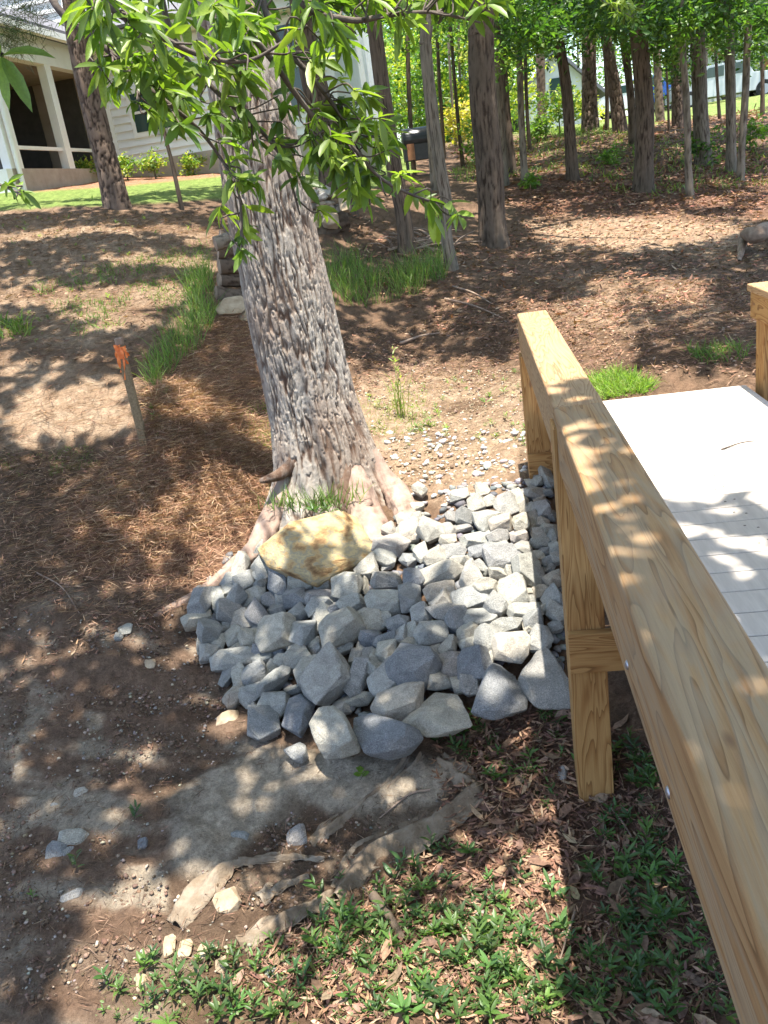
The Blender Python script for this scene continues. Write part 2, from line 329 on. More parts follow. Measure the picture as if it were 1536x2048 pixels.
def build_ground():
    front = np.linspace(-.62, .62, 620); side = np.linspace(.62, 2*np.pi-.62, 70)[1:-1]; az = np.r_[front, side]
    rr = np.r_[.05, .4, .8, 1.0, 1.12, 1.2*np.power(9/1.2, np.linspace(0, 1, 400))[0:], 9*np.power(40/9, np.linspace(0, 1, 150))[1:], 40*np.power(12, np.linspace(0, 1, 24))[1:]]
    Rg, Ag = np.meshgrid(rr, az, indexing='ij'); X = Rg*np.sin(Ag); Y = Rg*np.cos(Ag); Z = terrain(X, Y)
    near = 1-sstep(9, 25, Rg); u, v = proj(np.stack([X, np.maximum(Y, .3), Z], -1)); vis = (Y > .5)
    def mask(poly, soft): return inpoly(u, v, poly, soft)*vis
    wob = 26*(fbm(X*2.2, Y*2.2, s=20)-.5)*2; u0, v0 = u, v; u = u+wob; v = v+26*(fbm(X*2.2+9, Y*2.2, s=24)-.5)*2
    fab = mask(FABRIC, 10); silt = mask(SILT, 14); grey = mask(GREY_LOW, 40); straw = mask(STRAW, 25)
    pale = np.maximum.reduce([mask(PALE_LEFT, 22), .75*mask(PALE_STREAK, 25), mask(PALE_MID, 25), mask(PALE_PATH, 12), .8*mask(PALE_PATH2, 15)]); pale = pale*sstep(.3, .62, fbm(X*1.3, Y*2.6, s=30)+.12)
    u, v = u0+.15*wob, v0; lawn = np.maximum(mask(LAWN, 4), mask(FARLAWN, 3)); mulch = mask(MULCH, 3); dleaf = mask(DARK_LEAF, 15); u, v = u0, v0; lit = mask(LITTER, 25)
    far = sstep(26, 40, Rg)*(np.abs(Ag) < 3); lawn = np.maximum(lawn, far*.8)
    wave = (fbm(X*3+1.5*(fbm(X*2, Y*2, s=9)), Y*7, s=5)-.5)*.05*grey
    Z = Z+near*((fbm(X*6, Y*6, s=40)-.5)*.05+(fbm(X*22, Y*22, s=44)-.5)*.022*(1-.55*np.maximum(fab, grey)))+wave*near+.02*silt*near
    base = np.array([.13, .083, .053]); tan = np.array([.29, .20, .13]); grit = fbm(X*14, Y*14, s=50); lump = fbm(X*1.7, Y*1.7, s=55); fine = fbm(X*38, Y*38, s=58, o=3)
    C = base*(.6+.8*lump)[..., None]
    def lay(c, m): nonlocal C; m = np.clip(m, 0, 1)[..., None]; C = C*(1-m)+np.array(c)*m
    lay((.22, .135, .085), sstep(.45, .7, grit)*.6)
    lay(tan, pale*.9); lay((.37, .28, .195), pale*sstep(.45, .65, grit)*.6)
    g2 = fbm(X*4+2*(fbm(X*3, Y*3, s=60)), Y*9+2*X, s=61)
    lay((.26, .195, .14), grey*.85); lay((.15, .095, .063), grey*sstep(.42, .55, g2)*.85); lay((.33, .275, .205), grey*sstep(.44, .34, g2)*.8); lay((.13, .08, .052), grey*sstep(.52, .62, fbm(X*2.4, Y*3, s=66))*.75)
    lay((.18, .14, .10), fab*.85); lay((.29, .24, .185), silt*.85*sstep(.40, .52, fbm(X*4.6, Y*6.4, s=81)*.7+.3*fine+.03)); lay((.42, .35, .26), silt*sstep(.5, .65, lump)*.6); lay((.11, .07, .045), fab*(1-silt)*sstep(.38, .52, fbm(X*5, Y*5, s=70))*.9)
    lay((.2, .11, .07), straw*.85); lay((.28, .17, .11), straw*sstep(.5, .7, grit)*.5)
    lay((.13, .075, .05), lit*.8); lay((.17, .085, .055), dleaf*.7)
    lay((.14, .2, .05), lawn*.95); lay((.2, .25, .07), lawn*sstep(.45, .65, grit)*.6); lay((.3, .16, .1), mulch*.95)
    C = C*(.6+.8*fine)[..., None]
    na = len(az); nr = len(rr); i = np.arange(nr-1)[:, None]*na; j = np.arange(na)[None]; j2 = (j+1) % na
    F = np.stack([i+j, i+na+j, i+na+j2, i+j2], -1).reshape(-1, 4)
    m, nt, b = newmat('soil'); a = N(nt, 'ShaderNodeAttribute', attribute_name='tint'); vv = coords(nt); f1 = noi(nt, vv, 60, 8, .75); f2 = noi(nt, vv, 9, 8, .7)
    c = mixc(nt, .8, a.outputs['Color'], ramp(nt, f1, [(.3, (.42, .38, .36)), (.48, (.95, .94, .93)), (.56, (1.05, 1.05, 1.05)), (.72, (1.8, 1.75, 1.65))]), 'MULTIPLY')
    f3 = noi(nt, vv, 210, 5, .8); c = mixc(nt, .6, c, ramp(nt, f3, [(.3, (.5, .48, .46)), (.5, (1, 1, 1)), (.7, (1.5, 1.5, 1.45))]), 'MULTIPLY')
    nt.links.new(c, b.inputs['Base Color']); b.inputs['Roughness'].default_value = .95; b.inputs['Specular IOR Level'].default_value = .12
    ad = N(nt, 'ShaderNodeMath', operation='ADD'); nt.links.new(f1, ad.inputs[0]); nt.links.new(f2, ad.inputs[1]); bump(nt, b, ad.outputs[0], .9, .03)
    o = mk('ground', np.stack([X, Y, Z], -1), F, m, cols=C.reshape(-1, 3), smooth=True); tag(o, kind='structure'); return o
ground = build_ground()

# ------------------------------------------------------------------ templates
def lance(wr=.17, droop=.12, fold=.06):
    st = [(0, 0), (.22, .75), (.5, 1), (.78, .7), (1, 0)]; V = []; rows = []
    for t, w in st:
        z = -droop*t*t
        if w == 0: rows.append([len(V)]); V.append((t, 0, z))
        else: rows.append([len(V), len(V)+1, len(V)+2]); V += [(t, -wr*w, z+fold*w), (t, 0, z), (t, wr*w, z+fold*w)]
    F = []
    for a, b in zip(rows[:-1], rows[1:]):
        if len(a) == 1: F += [(a[0], b[0], b[1]), (a[0], b[1], b[2])]
        elif len(b) == 1: F += [(a[0], b[0], a[1]), (a[1], b[0], a[2])]
        else: F += [(a[0], b[0], b[1]), (a[0], b[1], a[1]), (a[1], b[1], b[2]), (a[1], b[2], a[2])]
    return np.array(V), np.array(F)
LANCE = lance(.14); LANCE_WIDE = lance(.22, .18, .07); ROUND = lance(.38, .1, .1)
CARD = (np.array([(0, 0, 0), (.5, -.26, .05), (1, 0, -.1), (.5, .26, .05)]), np.array([(0, 1, 2), (0, 2, 3)]))
DRY = (np.array([(0, 0, .1), (.35, -.2, .02), (.35, .2, .12), (.7, -.16, 0), (.7, .17, .02), (1, 0, .16)]), np.array([(0, 1, 2), (1, 3, 4), (1, 4, 2), (3, 5, 4)]))
BLADE = (np.array([(0, -.5, 0), (0, .5, 0), (.45, -.4, .0), (.45, .4, .0), (.8, -.22, -.12), (.8, .22, -.12), (1, 0, -.3)]), np.array([(0, 2, 3), (0, 3, 1), (2, 4, 5), (2, 5, 3), (4, 6, 5)]))
NEEDLE = (np.array([(0, 0, 0), (.5, -.5, .02), (1, 0, 0), (.5, .5, .02)]), np.array([(0, 1, 2), (0, 2, 3)]))
def colvar(base, n_, v=.25, hue=.08):
    base = np.atleast_2d(base); b = base[rng.integers(0, len(base), n_)]; return b*(1+rng.uniform(-v, v, (n_, 1)))*(1+rng.uniform(-hue, hue, (n_, 3)))
UPV = np.array([0, 0, 1.])
def ups(n_, k=.5): return norm(UPV+k*rng.normal(size=(n_, 3)))
def blades(P, h, w, cols, lean=.35):
    n_ = len(P); d = norm(UPV+lean*rng.normal(size=(n_, 3))*np.array([1, 1, .1])); side = rand_dir(n_); L = h*rng.uniform(.55, 1.15, n_)
    return batch(*BLADE, frames(d, side, L, w*rng.uniform(.7, 1.3, n_), L), P-np.array([0, 0, .01]), cols)
def flat_bits(tpl, P, L, W, cols, tilt=.35, lift=.01):
    n_ = len(P); d = rand_dir(n_)*np.array([1, 1, .18]); L = L*rng.uniform(.6, 1.3, n_); W_ = W*rng.uniform(.7, 1.3, n_)
    return batch(*tpl, frames(d, ups(n_, tilt), L, W_, L*.7), P+np.array([0, 0, lift])+rng.uniform(0, lift, (n_, 1))*UPV, cols)
def stuff(name, parts, mat, label, cat, smooth=False):
    V, F, C = join(parts); o = mk(name, V, F, mat, cols=C, smooth=smooth); tag(o, label, cat, kind='stuff'); return o

# ------------------------------------------------------------------ stones
EX = norm(np.array([CR, 0, 0])+0)  # sideways in the place
def stone_mesh(outline, P, ppm, flat=.8, tk=.5, rough=.06, sub=1, seed=0):
    """a broken stone: outline (pixels about its centre) laid on a tilted plane at P, given thickness, facets and rough faces"""
    rnd = random.Random(seed); n_up = Vector((rnd.uniform(-.32, .32), -.38+rnd.uniform(-.25, .25), 1)).normalized()
    view = Vector(P).normalized(); e1 = Vector((CR, 0, 0)); e1 = (e1-n_up*e1.dot(n_up)).normalized(); e2 = n_up.cross(e1)
    cosv = abs(view.dot(n_up)); outline = np.array(outline, float)
    a = math.radians(8.5)*0; w = np.ptp(outline[:, 0])/ppm; h = np.ptp(outline[:, 1])/ppm; t = tk*min(w, h)
    k = (1-.16*tk)/max(cosv, .4)
    bm = bmesh.new(); C = Vector(P)
    slx, sly = rnd.uniform(-.75, .75), rnd.uniform(-.75, .75)
    def put(x, y, z): bm.verts.new(C+e1*x+e2*y+n_up*z)
    for x, y in outline:
        X = x/ppm; Y = -y/ppm*k; put(X, Y, rnd.uniform(-.18, .12)*t)
        if rnd.random() < .62: s = rnd.uniform(.55, .85); hh_ = t*(.42+slx*X/w+sly*Y/h)*flat; put(X*s, Y*s, hh_*rnd.uniform(.9, 1.05))
        s = rnd.uniform(.6, .9); put(X*s, Y*s, -t*rnd.uniform(.4, .55))
    if rnd.random() < .5: put(rnd.uniform(-.3, .3)*w, rnd.uniform(-.3, .3)*h*k, t*rnd.uniform(.4, .62)*flat)
    bmesh.ops.convex_hull(bm, input=bm.verts[:]); bmesh.ops.delete(bm, geom=[v for v in bm.verts if not v.link_faces], context='VERTS')
    bmesh.ops.dissolve_limit(bm, angle_limit=.12, verts=bm.verts[:], edges=bm.edges[:])
    s = min(w, h)
    bmesh.ops.bevel(bm, geom=bm.edges[:], offset=s*.02, segments=1, affect='EDGES', profile=.5, clamp_overlap=True)
    bmesh.ops.triangulate(bm, faces=bm.faces[:]); 
    if sub: bmesh.ops.subdivide_edges(bm, edges=[e for e in bm.edges if e.calc_length() > s*.22], cuts=sub, use_grid_fill=True); bmesh.ops.triangulate(bm, faces=bm.faces[:])
    bm.normal_update()
    for v in bm.verts:
        q = v.co*(2.2/s)+Vector((seed, 0, 0)); d = mnoise.noise(q)*.45+mnoise.noise(q*2.7)*.35+(abs(mnoise.noise(q*4.9))-.2)*.5; v.co += v.normal*d*rough*s*.7
    return bm
def ell(w, h, ang, seed, nn=0):
    rnd = random.Random(seed); nn = nn or rnd.choice([5, 6, 6, 7, 8]); a = math.radians(ang); out = []
    off = rnd.uniform(0, 1)
    for i in range(nn):
        th = 2*math.pi*(i+off+rnd.uniform(-.28, .28))/nn; r = rnd.uniform(.9, 1.2); c, s = math.cos(th), math.sin(th)
        e = .6; x = w/2*math.copysign(abs(c)**e, c)*r; y = h/2*math.copysign(abs(s)**e, s)*r
        out.append((x*math.cos(a)+y*math.sin(a), -x*math.sin(a)+y*math.cos(a)))
    return out
def place_stone(name, px, py, outline, mat, parent=None, tk=.5, rise=.25, seed=0, rough=.05, sub=1, flat=.8, embed=0.):
    G = hit(px, py); D = G[1]*CP-G[2]*SP; ppm = FOC/D; s = min(np.ptp([o[0] for o in outline]), np.ptp([o[1] for o in outline]))/ppm
    P = G*(1-(rise*s*tk+embed)/max(-norm(G)[2], .2)/np.linalg.norm(G)); D = P[1]*CP-P[2]*SP
    bm = stone_mesh(outline, P, FOC/D, tk=tk, seed=seed, rough=rough, sub=sub, flat=flat)
    if parent is None:
        loc = Vector(P); bmesh.ops.translate(bm, verts=bm.verts, vec=-loc); o = bm_obj(name, bm, mat); o.location = loc; return o
    return bm_obj(name, bm, mat, parent)
SA = """150,780,170,190,0 295,755,100,190,15 470,490,115,175,-20 620,385,95,125,15 570,455,60,60,0 650,500,160,150,30 645,590,150,130,0 765,600,155,230,-20 750,480,60,80,0 920,600,200,170,-10 535,560,70,80,0 400,610,150,90,15 490,630,150,90,20 375,700,105,100,0 430,750,170,100,40 545,745,250,120,8 385,840,180,170,0 605,660,140,90,0 690,760,110,110,0 780,750,100,110,0 880,735,160,130,-10 1050,740,215,120,-5 1090,630,140,105,0 1275,655,230,170,-10 1262,545,70,65,0 1410,640,75,140,0 1430,530,180,90,15 1190,760,90,60,0 1320,790,205,120,0 1180,840,105,110,0 1060,820,180,110,25 1095,880,110,130,0 880,880,220,130,15 740,840,130,90,0 590,880,180,130,-35 490,905,180,140,0 140,915,210,110,12 275,925,70,160,-15 350,955,110,90,15 220,1000,150,150,0 400,1030,160,150,20 540,1060,170,150,0 610,985,110,80,0 740,1010,250,260,0 955,1005,190,190,0 1065,950,110,110,0 1235,970,310,240,20 1470,920,200,160,0 280,1090,120,130,0 185,1110,110,130,0 1470,1040,170,130,0 1210,1130,240,120,8 1030,1110,100,90,0 950,1110,110,70,0 860,1120,90,80,0"""
SB = """200,90,130,160,-25 430,50,150,60,0 430,145,310,150,5 350,240,110,190,-20 460,300,110,220,8 575,255,170,150,20 715,225,110,100,0 410,420,110,140,-30 720,310,300,110,38 540,410,200,130,25 880,380,190,75,0 550,505,85,130,0 700,495,230,165,-8 640,635,225,190,0 1310,460,310,90,-5 1010,230,270,230,0 1140,290,340,250,30 1370,270,320,130,50 800,160,180,110,-30 910,110,190,170,0 1205,60,220,110,8 1350,140,110,150,-15 640,135,150,100,0 640,65,150,90,0 750,85,100,80,0 945,40,120,70,0 1050,80,90,90,0 1410,50,130,110,0 1180,165,120,70,0 1460,110,100,80,0 1240,520,120,90,0"""
SD = """40,300,130,190,-20 290,320,310,250,-30 120,415,240,180,25 200,580,340,240,15 490,410,170,130,0 560,310,170,180,0 725,290,215,230,-15 690,450,130,130,0 620,440,100,130,0 830,130,180,150,0 960,40,220,80,0 680,80,140,120,20 690,160,130,110,0 550,185,145,110,0 430,85,220,150,0 290,75,90,130,0 215,110,90,90,0 115,150,150,80,0 300,150,180,70,0 117,210,130,140,-30 370,190,100,80,30 455,225,90,100,0 590,10,130,80,0 1140,40,130,100,0 1180,140,180,120,30 800,20,200,60,0 820,250,90,110,0"""
SC = """110,940,240,180,0 300,895,165,240,0 385,1020,135,150,0 215,1100,160,110,0 70,1060,180,110,0 540,860,230,160,0 530,930,150,120,0 600,1010,270,130,-8 670,1070,180,130,0 765,890,260,150,0 860,1055,240,150,0 895,820,190,120,-25 965,960,160,130,-35 1090,860,210,200,0 1180,1000,280,140,0 1235,850,130,70,0 1230,910,140,60,0 1215,690,190,230,0 1255,1080,150,130,0 984,720,130,100,0 910,690,110,90,0 770,760,210,130,35 1080,720,80,110,0 540,700,320,160,-5 330,740,150,130,0 130,770,230,150,-5 130,660,90,60,0 110,590,170,80,-20 290,610,130,90,0 700,630,160,90,-15 830,670,130,100,20 500,580,160,110,0 395,550,120,140,0 160,500,290,160,-5 300,400,160,130,0 150,380,110,100,0 450,380,170,200,20 360,290,90,100,-30 270,280,140,90,0 370,200,95,70,0 380,70,80,120,40 600,380,90,120,0 710,365,130,60,0 640,280,140,60,0 680,110,140,80,0 860,75,100,70,0 810,170,120,100,0 920,155,100,70,0 850,120,80,40,0 740,290,160,90,0 890,300,200,130,15 1040,180,180,160,0 1000,330,190,120,0 1130,150,130,180,0 1160,320,130,130,0 640,540,170,110,0 860,440,270,110,0 600,460,120,80,0 980,430,150,90,0 1020,580,270,190,0 870,540,200,100,0 1150,430,130,100,0 1180,530,120,110,0 960,500,170,60,0 1110,640,100,110,0
1270,20,140,60,0 1260,90,160,80,0 1370,90,80,60,0 1300,140,90,60,0 1235,215,90,90,0 1320,220,120,110,0 1390,270,80,70,0 1250,300,90,80,0 1330,320,90,70,0 1370,360,120,90,0 1250,370,80,60,0 1300,420,110,70,0 1300,480,140,70,0 1400,420,90,80,0 1420,520,90,120,0 1350,550,120,70,0 1300,590,80,110,0 1430,600,80,70,0 1370,620,90,80,0 1370,680,100,50,0 1400,750,130,130,0 1310,740,90,130,0 1320,850,120,80,0 1400,920,140,170,25 1440,1020,110,150,35 1340,970,70,70,0 1320,-40,120,80,0 1390,20,70,60,0 60,640,80,50,0 1430,1110,100,100,0"""
POLY = [  # the big slabs, outlines in photograph pixels
 ([(640,1403),(672,1398),(690,1425),(705,1460),(722,1497),(715,1515),(680,1523),(645,1515),(628,1480),(618,1440)], 1, .55),
 ([(706,1412),(745,1412),(770,1430),(810,1452),(840,1475),(846,1495),(820,1508),(770,1510),(725,1500),(705,1455)], 2, .5),
 ([(794,1440),(830,1420),(880,1378),(925,1390),(938,1435),(942,1462),(900,1470),(850,1470),(810,1452)], 1, .35),
 ([(575,1390),(600,1385),(632,1410),(618,1450),(600,1468),(562,1445)], 2, .4),
 ([(985,1262),(1000,1258),(1060,1265),(1066,1282),(1052,1315),(1036,1336),(1015,1322),(983,1312)], 1, .32),
 ([(932,1415),(945,1400),(975,1380),(980,1330),(998,1321),(1015,1322),(1038,1350),(1052,1405),(1045,1425),(1012,1435),(975,1437)], 2, .32),
 ([(1040,1330),(1060,1322),(1105,1282),(1120,1300),(1122,1345),(1138,1390),(1138,1417),(1122,1427),(1058,1415),(1045,1380),(1033,1350)], 2, .32),
 ([(566,1497),(600,1480),(612,1490),(618,1515),(605,1526),(585,1520)], 2, .45),
 ([(1078,925),(1085,920),(1104,925),(1106,975),(1092,978),(1080,960)], 0, .6),
 ([(1056,960),(1075,948),(1088,958),(1086,970),(1070,972)], 0, .6),
]
bed = empty('riprap_bed', hit(800, 1250), 'bed of loose broken grey granite stones spilling from the tree foot towards the bridge', 'riprap')
MATS = [M_stone, M_stone, M_stone2]
items = []
for txt, ox, oy, sc in ((SA, 360, 1000, 1/3.84), (SB, 360, 1280, 1/3.84), (SC, 740, 960, 1/3.84), (SD, 740, 1240, .2865)):
    for tok in txt.split():
        a, b_, w, h, an = map(float, tok.split(',')); items.append((ox+a*sc, oy+b_*sc, w*sc*1.17, h*sc*1.2, an))
sid = 0
for px, py, w, h, an in sorted(items, key=lambda q: q[1]):
    sid += 1; r = random.Random(sid); big = w*h > 2200; mat = r.choice([M_stone, M_stone, M_stone2, M_stone] if py > 1100 else [M_stone, M_stone, M_stone3])
    place_stone('stone', px, py, ell(w, h, an, sid), mat, bed, tk=r.uniform(.75, 1.05) if not big else .75, rise=.5, seed=sid, rough=.06, sub=2 if w*h > 1500 else 1 if w*h > 500 else 0)
for poly, mi, tk in POLY:
    sid += 1; c = np.mean(poly, 0); place_stone('stone', c[0], c[1], [(a-c[0], b-c[1]) for a, b in poly], MATS[mi], bed, tk=tk*1.35, rise=.8, seed=sid, rough=.05, sub=3, flat=.75)
# small stones that fill the gaps between, joined into one part
BED = [(400,1170),(480,1090),(560,1140),(700,1160),(745,1085),(800,1030),(860,1020),(900,975),(1040,960),(1110,965),(1135,1300),(1130,1400),(1000,1420),(870,1460),(700,1500),(540,1450),(470,1390),(420,1300),(385,1230)]
ico = bmesh.new(); bmesh.ops.create_icosphere(ico, subdivisions=1, radius=1); ICO = (np.array([v.co[:] for v in ico.verts]), np.array([[v.index for v in f.verts] for f in ico.faces])); ico.free()
JAGS = [(ICO[0]*(1+np.random.default_rng(k).uniform(-.32, .28, (len(ICO[0]), 1))), ICO[1]) for k in range(5)]
def pebbles(P, s0, s1, cols, sink=.2, flat=.65):
    out = []; kk = rng.integers(0, 5, len(P)); s = s0*np.power(s1/s0, rng.uniform(0, 1, len(P))**1.6)
    for k in range(5):
        m = kk == k; nn = m.sum()
        if nn: out.append(batch(*JAGS[k], frames(rand_dir(nn)*np.array([1, 1, .25]), ups(nn, .3), s[m]*rng.uniform(.9, 1.5, nn), s[m], s[m]*flat), P[m]+UPV*(s[m]*(.5-sink))[:, None], cols[m]))
    return join(out)
P = ground_sample(BED, 700); V, F, C = pebbles(P, .018, .04, colvar([(.16, .16, .155), (.23, .22, .2), (.14, .14, .145)], 700, .3)); o = mk('small_stone', V, F, M_pebble, bed, cols=C); o['kind'] = 'stuff'

bp = [(510,1078),(560,1046),(640,1026),(700,1022),(722,1040),(733,1075),(748,1108),(738,1130),(690,1140),(628,1158),(570,1134),(530,1108)]
c = np.mean(bp, 0); boulder = place_stone('boulder', c[0], c[1]+12, [(a-c[0], b-c[1]-12) for a, b in bp], M_boulder, None, tk=.62, rise=.35, seed=912, rough=.05, sub=3, flat=.8)
tag(boulder, 'large ochre yellow boulder wedged between the leaning tree foot and the grey stones', 'boulder')

loose = [  # stones lying apart from the bed
 (455,1437,42,28,10,'pale cream stone with a flat top on bare soil left of the stone bed',1,M_tanstone),
 (145,1676,52,36,-8,'largest loose grey stone on the silty ground at the lower left',0,M_stone),
 (112,1702,40,30,0,'half buried grey stone touching the left side of a larger one, lower left',0,M_stone),
 (135,1704,22,20,0,'small grey stone just below the largest loose stone, lower left',0,M_stone2),
 (478,1674,34,24,-10,'light grey stone in the hollow of the torn fabric, left of its twin',0,M_stone),
 (594,1672,38,36,20,'angular blue grey stone on dark soil below the torn fabric edge',0,M_stone2),
 (454,1802,48,42,15,'tan rounded rock nestled in dark soil between fabric folds',1,M_tanstone),
 (545,1945,28,20,0,'small blue grey stone among green weeds near the bottom',0,M_stone2),
 (250,1258,26,20,0,'small pale stone in a little heap on the bare slope left of the bed',0,M_stone),
 (238,1272,16,14,0,'tiny stone left of the little heap on the bare slope',0,M_stone),
 (300,1328,20,16,0,'small cream pebble on the left slope below the little heap',1,M_tanstone),
 (146,1790,42,16,14,'thin flat pale stone chip on brown silt at the lower left',1,M_stone3),
 (162,1584,26,16,10,'flattish brown grey stone on the silt above the largest loose stone',1,M_stone3),
 (108,1613,16,12,0,'small light stone at the lower left edge of the silt',0,M_stone),
 (285,1686,18,18,0,'small blue stone standing alone right of the largest loose stone',0,M_stone2),
 (1125,1545,16,26,-30,'smooth pale oval pebble on dark litter left of the near post foot',1,M_stone3),
 (370,1900,26,34,0,'tan stone beside the folded fabric at its lower end',1,M_tanstone),
 (408,1905,22,30,20,'second tan stone right of its neighbour at the lower fabric end',1,M_tanstone),
 (443,1930,22,26,0,'tan stone among the weeds nearest the bottom fabric fold',1,M_tanstone),
 (283,1965,22,34,10,'upright tan stone at the edge of the weeds, bottom left',1,M_tanstone),
 (337,1893,26,34,10,'brown stone half under litter left of the two tan stones',1,M_tanstone),
 (960,1830,26,18,0,'pale flat stone in the leaf litter at the lower centre',1,M_stone3),
 (462,612,58,30,5,'left rounded tan rock in front of the stacked logs',1,M_tanstone),
 (492,622,44,34,0,'right rounded tan rock in front of the stacked logs',1,M_tanstone)]
for px, py, w, h, an, lab, k, mat in loose:
    sid += 1; o = place_stone('loose_stone', px, py, ell(w*1.1, h*1.1, an, sid, 10), mat, None, tk=.6, rise=.25, seed=sid, rough=.05, sub=1); tag(o, lab, 'stone', 'loose stones lying on the ground')

# ------------------------------------------------------------------ leaning oak
YT = 5.35
cent = [(660,1010,300),(655,985,262),(650,950,222),(645,915,205),(632,850,186),(618,796,174),(592,680,169),(571,574,167),(540,430,165),(502,200,156),(470,50,150)]
Pc = np.array([aty(a, b, YT) for a, b, _ in cent]); Rc = np.array([w/2/FOC*(p[1]*CP-p[2]*SP) for (_, _, w), p in zip(cent, Pc)])
up = Pc[-1]+np.array([[-.25, 0, 1.1], [-.45, -.1, 2.6], [-.5, -.3, 4.4], [-.3, -.5, 6.4]]); Pc2 = np.r_[Pc, up]; Rc2 = np.r_[Rc, [.2, .17, .13, .07]]
def resample(P, R, n_): Q = spline(np.c_[P, R], n_); return Q[:, :3], Q[:, 3]
def oak_disp(th, L, r):
    x = np.cos(th)*.26; y = np.sin(th)*.26; w1 = (fbm(x*8, y*8, L*4, s=1, o=3)-.5)*2.2; w2 = (fbm(x*8+5, y*8, L*4, s=21, o=3)-.5)*2.2
    n1 = fbm(x*40+w1, y*40+w2, L*3.6+w1*.4, s=2, o=2); n2 = fbm(x*62+w2, y*62-w1, L*8+w2, s=8, o=2); f = fbm(x*150, y*150, L*60, s=12, o=2)
    c1 = 1-sstep(.0, .11, np.abs(n1-.5)); c2 = 1-sstep(0, .085, np.abs(n2-.5)); h = 1-np.maximum(c1, .6*c2); g = h; h = h*(.45+1.1*f)
    lump = (fbm(x*4, y*4, L*1.2, s=15, o=2)-.5)*.035; base = np.exp(-((L)/.3)**2)
    flute = base*.10*np.maximum(np.cos(th*3+.6), -.2)*(r > .1)
    return (.75*g+.25*h-.6)*.015+lump+flute, h
oak = empty('oak_tree', hit(655, 985), 'big leaning oak with pale flaky grey bark standing above the stone bed', 'tree')
Pq, Rq = resample(Pc, Rc, 680); V, F, H = tube_arr(Pq, Rq, 340, oak_disp); mk('trunk', V, F, M_oakbark, oak, cols=np.c_[H, H, H], smooth=True)
Pq, Rq = resample(Pc2[-6:], Rc2[-6:], 60); V, F, H = tube_arr(Pq, Rq*1.0, 40, lambda t, l, r: oak_disp(t, l+2.5, r)); mk('upper_trunk', V, F, M_oakbark, oak, cols=np.c_[H, H, H], smooth=True)
def root_obj(name, pts, parent, mat=M_root, seg=24, n_=50):
    Q = np.array([hit(a, b)+np.array([0, 0, dz]) if y is None else aty(a, b, y) for a, b, y, dz, w in pts]); R = np.array([w/2/FOC*(q[1]*CP-q[2]*SP) for q, (_, _, _, _, w) in zip(Q, pts)])
    P_, R_ = resample(Q, R, n_)
    def dsp(th, L, r): h = fbm(np.cos(th)*2, np.sin(th)*2, L*3, s=31); g = fbm(np.cos(th)*5, np.sin(th)*5, L*2.2, s=33); return r*(h-.5)*.3-r*.22*(1-sstep(0, .035, np.abs(g-.5))), h
    V, F, H = tube_arr(P_, R_, seg, dsp); return mk(name, V, F, mat, parent, smooth=True)
root_obj('root', [(708,935,5.12,0,30),(716,975,5.05,0,56),(728,1030,4.93,0,74),(742,1075,4.78,0,88),(752,1110,4.66,0,90)], oak)
root_obj('root', [(745,900,5.25,0,20),(765,950,5.2,0,40),(795,1000,None,.02,56),(825,1045,None,-.03,50)], oak)
root_obj('root', [(575,940,5.15,0,26),(562,1000,5.05,0,44),(540,1050,4.95,0,52),(515,1100,4.83,0,50),(470,1140,None,.02,34),(410,1182,None,.0,26),(345,1212,None,-.01,18),(290,1232,None,-.03,8)], oak)
root_obj('root', [(590,925,5.1,0,30),(560,948,5.05,0,24),(535,958,5.0,0,17),(520,962,5.0,0,10)], oak, M_oakbark)
root_obj('root', [(695,930,5.1,0,26),(690,985,5.02,0,34),(688,1030,4.95,0,34)], oak, M_oakbark)

# foliage hanging in front of the trunk: branch > leaf
def twig(pts, r0, r1, n_=None, seg=6):
    P_, R_ = resample(np.array(pts), np.linspace(r0, r1, len(pts)), n_ or len(pts)*5); V, F, H = tube_arr(P_, R_, seg); return V, F
LV = []  # leaf records: (pixel size, pos, dir, up, length, colour, branch idx)
BR = []  # polylines (world)
def br(pts): BR.append(np.array([aty(a, b, y) for a, b, y in pts])); return len(BR)-1
br([(60,-160,2.3),(105,0,2.2),(180,72,2.2),(215,100,2.2),(270,155,2.2),(340,210,2.2),(400,262,2.25),(450,330,2.3),(480,400,2.35),(485,520,2.35)])
br([(330,-160,2.2),(420,0,2.2),(520,90,2.2),(620,225,2.3),(700,290,2.35),(760,355,2.4),(830,392,2.45),(905,412,2.5)])
br([(560,-160,2.1),(600,0,2.0),(700,40,2.05),(780,30,2.1),(870,25,2.2),(960,45,2.3)])
br([(150,-160,1.9),(210,0,1.9),(300,60,1.95),(400,110,2.0),(500,120,2.0),(600,60,2.0)])
br([(500,-160,2.4),(540,50,2.4),(620,150,2.4),(680,230,2.45),(730,330,2.5),(740,410,2.5)])
br([(300,-160,2.5),(340,60,2.5),(420,170,2.5),(520,260,2.5),(570,330,2.5),(600,430,2.5)])
br([(-90,20,1.15),(-30,80,1.1),(5,110,1.08)])
br([(-80,330,1.9),(-20,360,1.9),(35,385,1.9)])
br([(1120,-120,9.5),(1180,-20,9.5),(1240,20,9.5),(1275,40,9.5)])
GREENS = [(.13, .20, .035), (.165, .24, .04), (.10, .165, .035), (.22, .29, .05)]
BP = [spline(b, 60) for b in BR]; TWIGS = [[] for _ in BR]
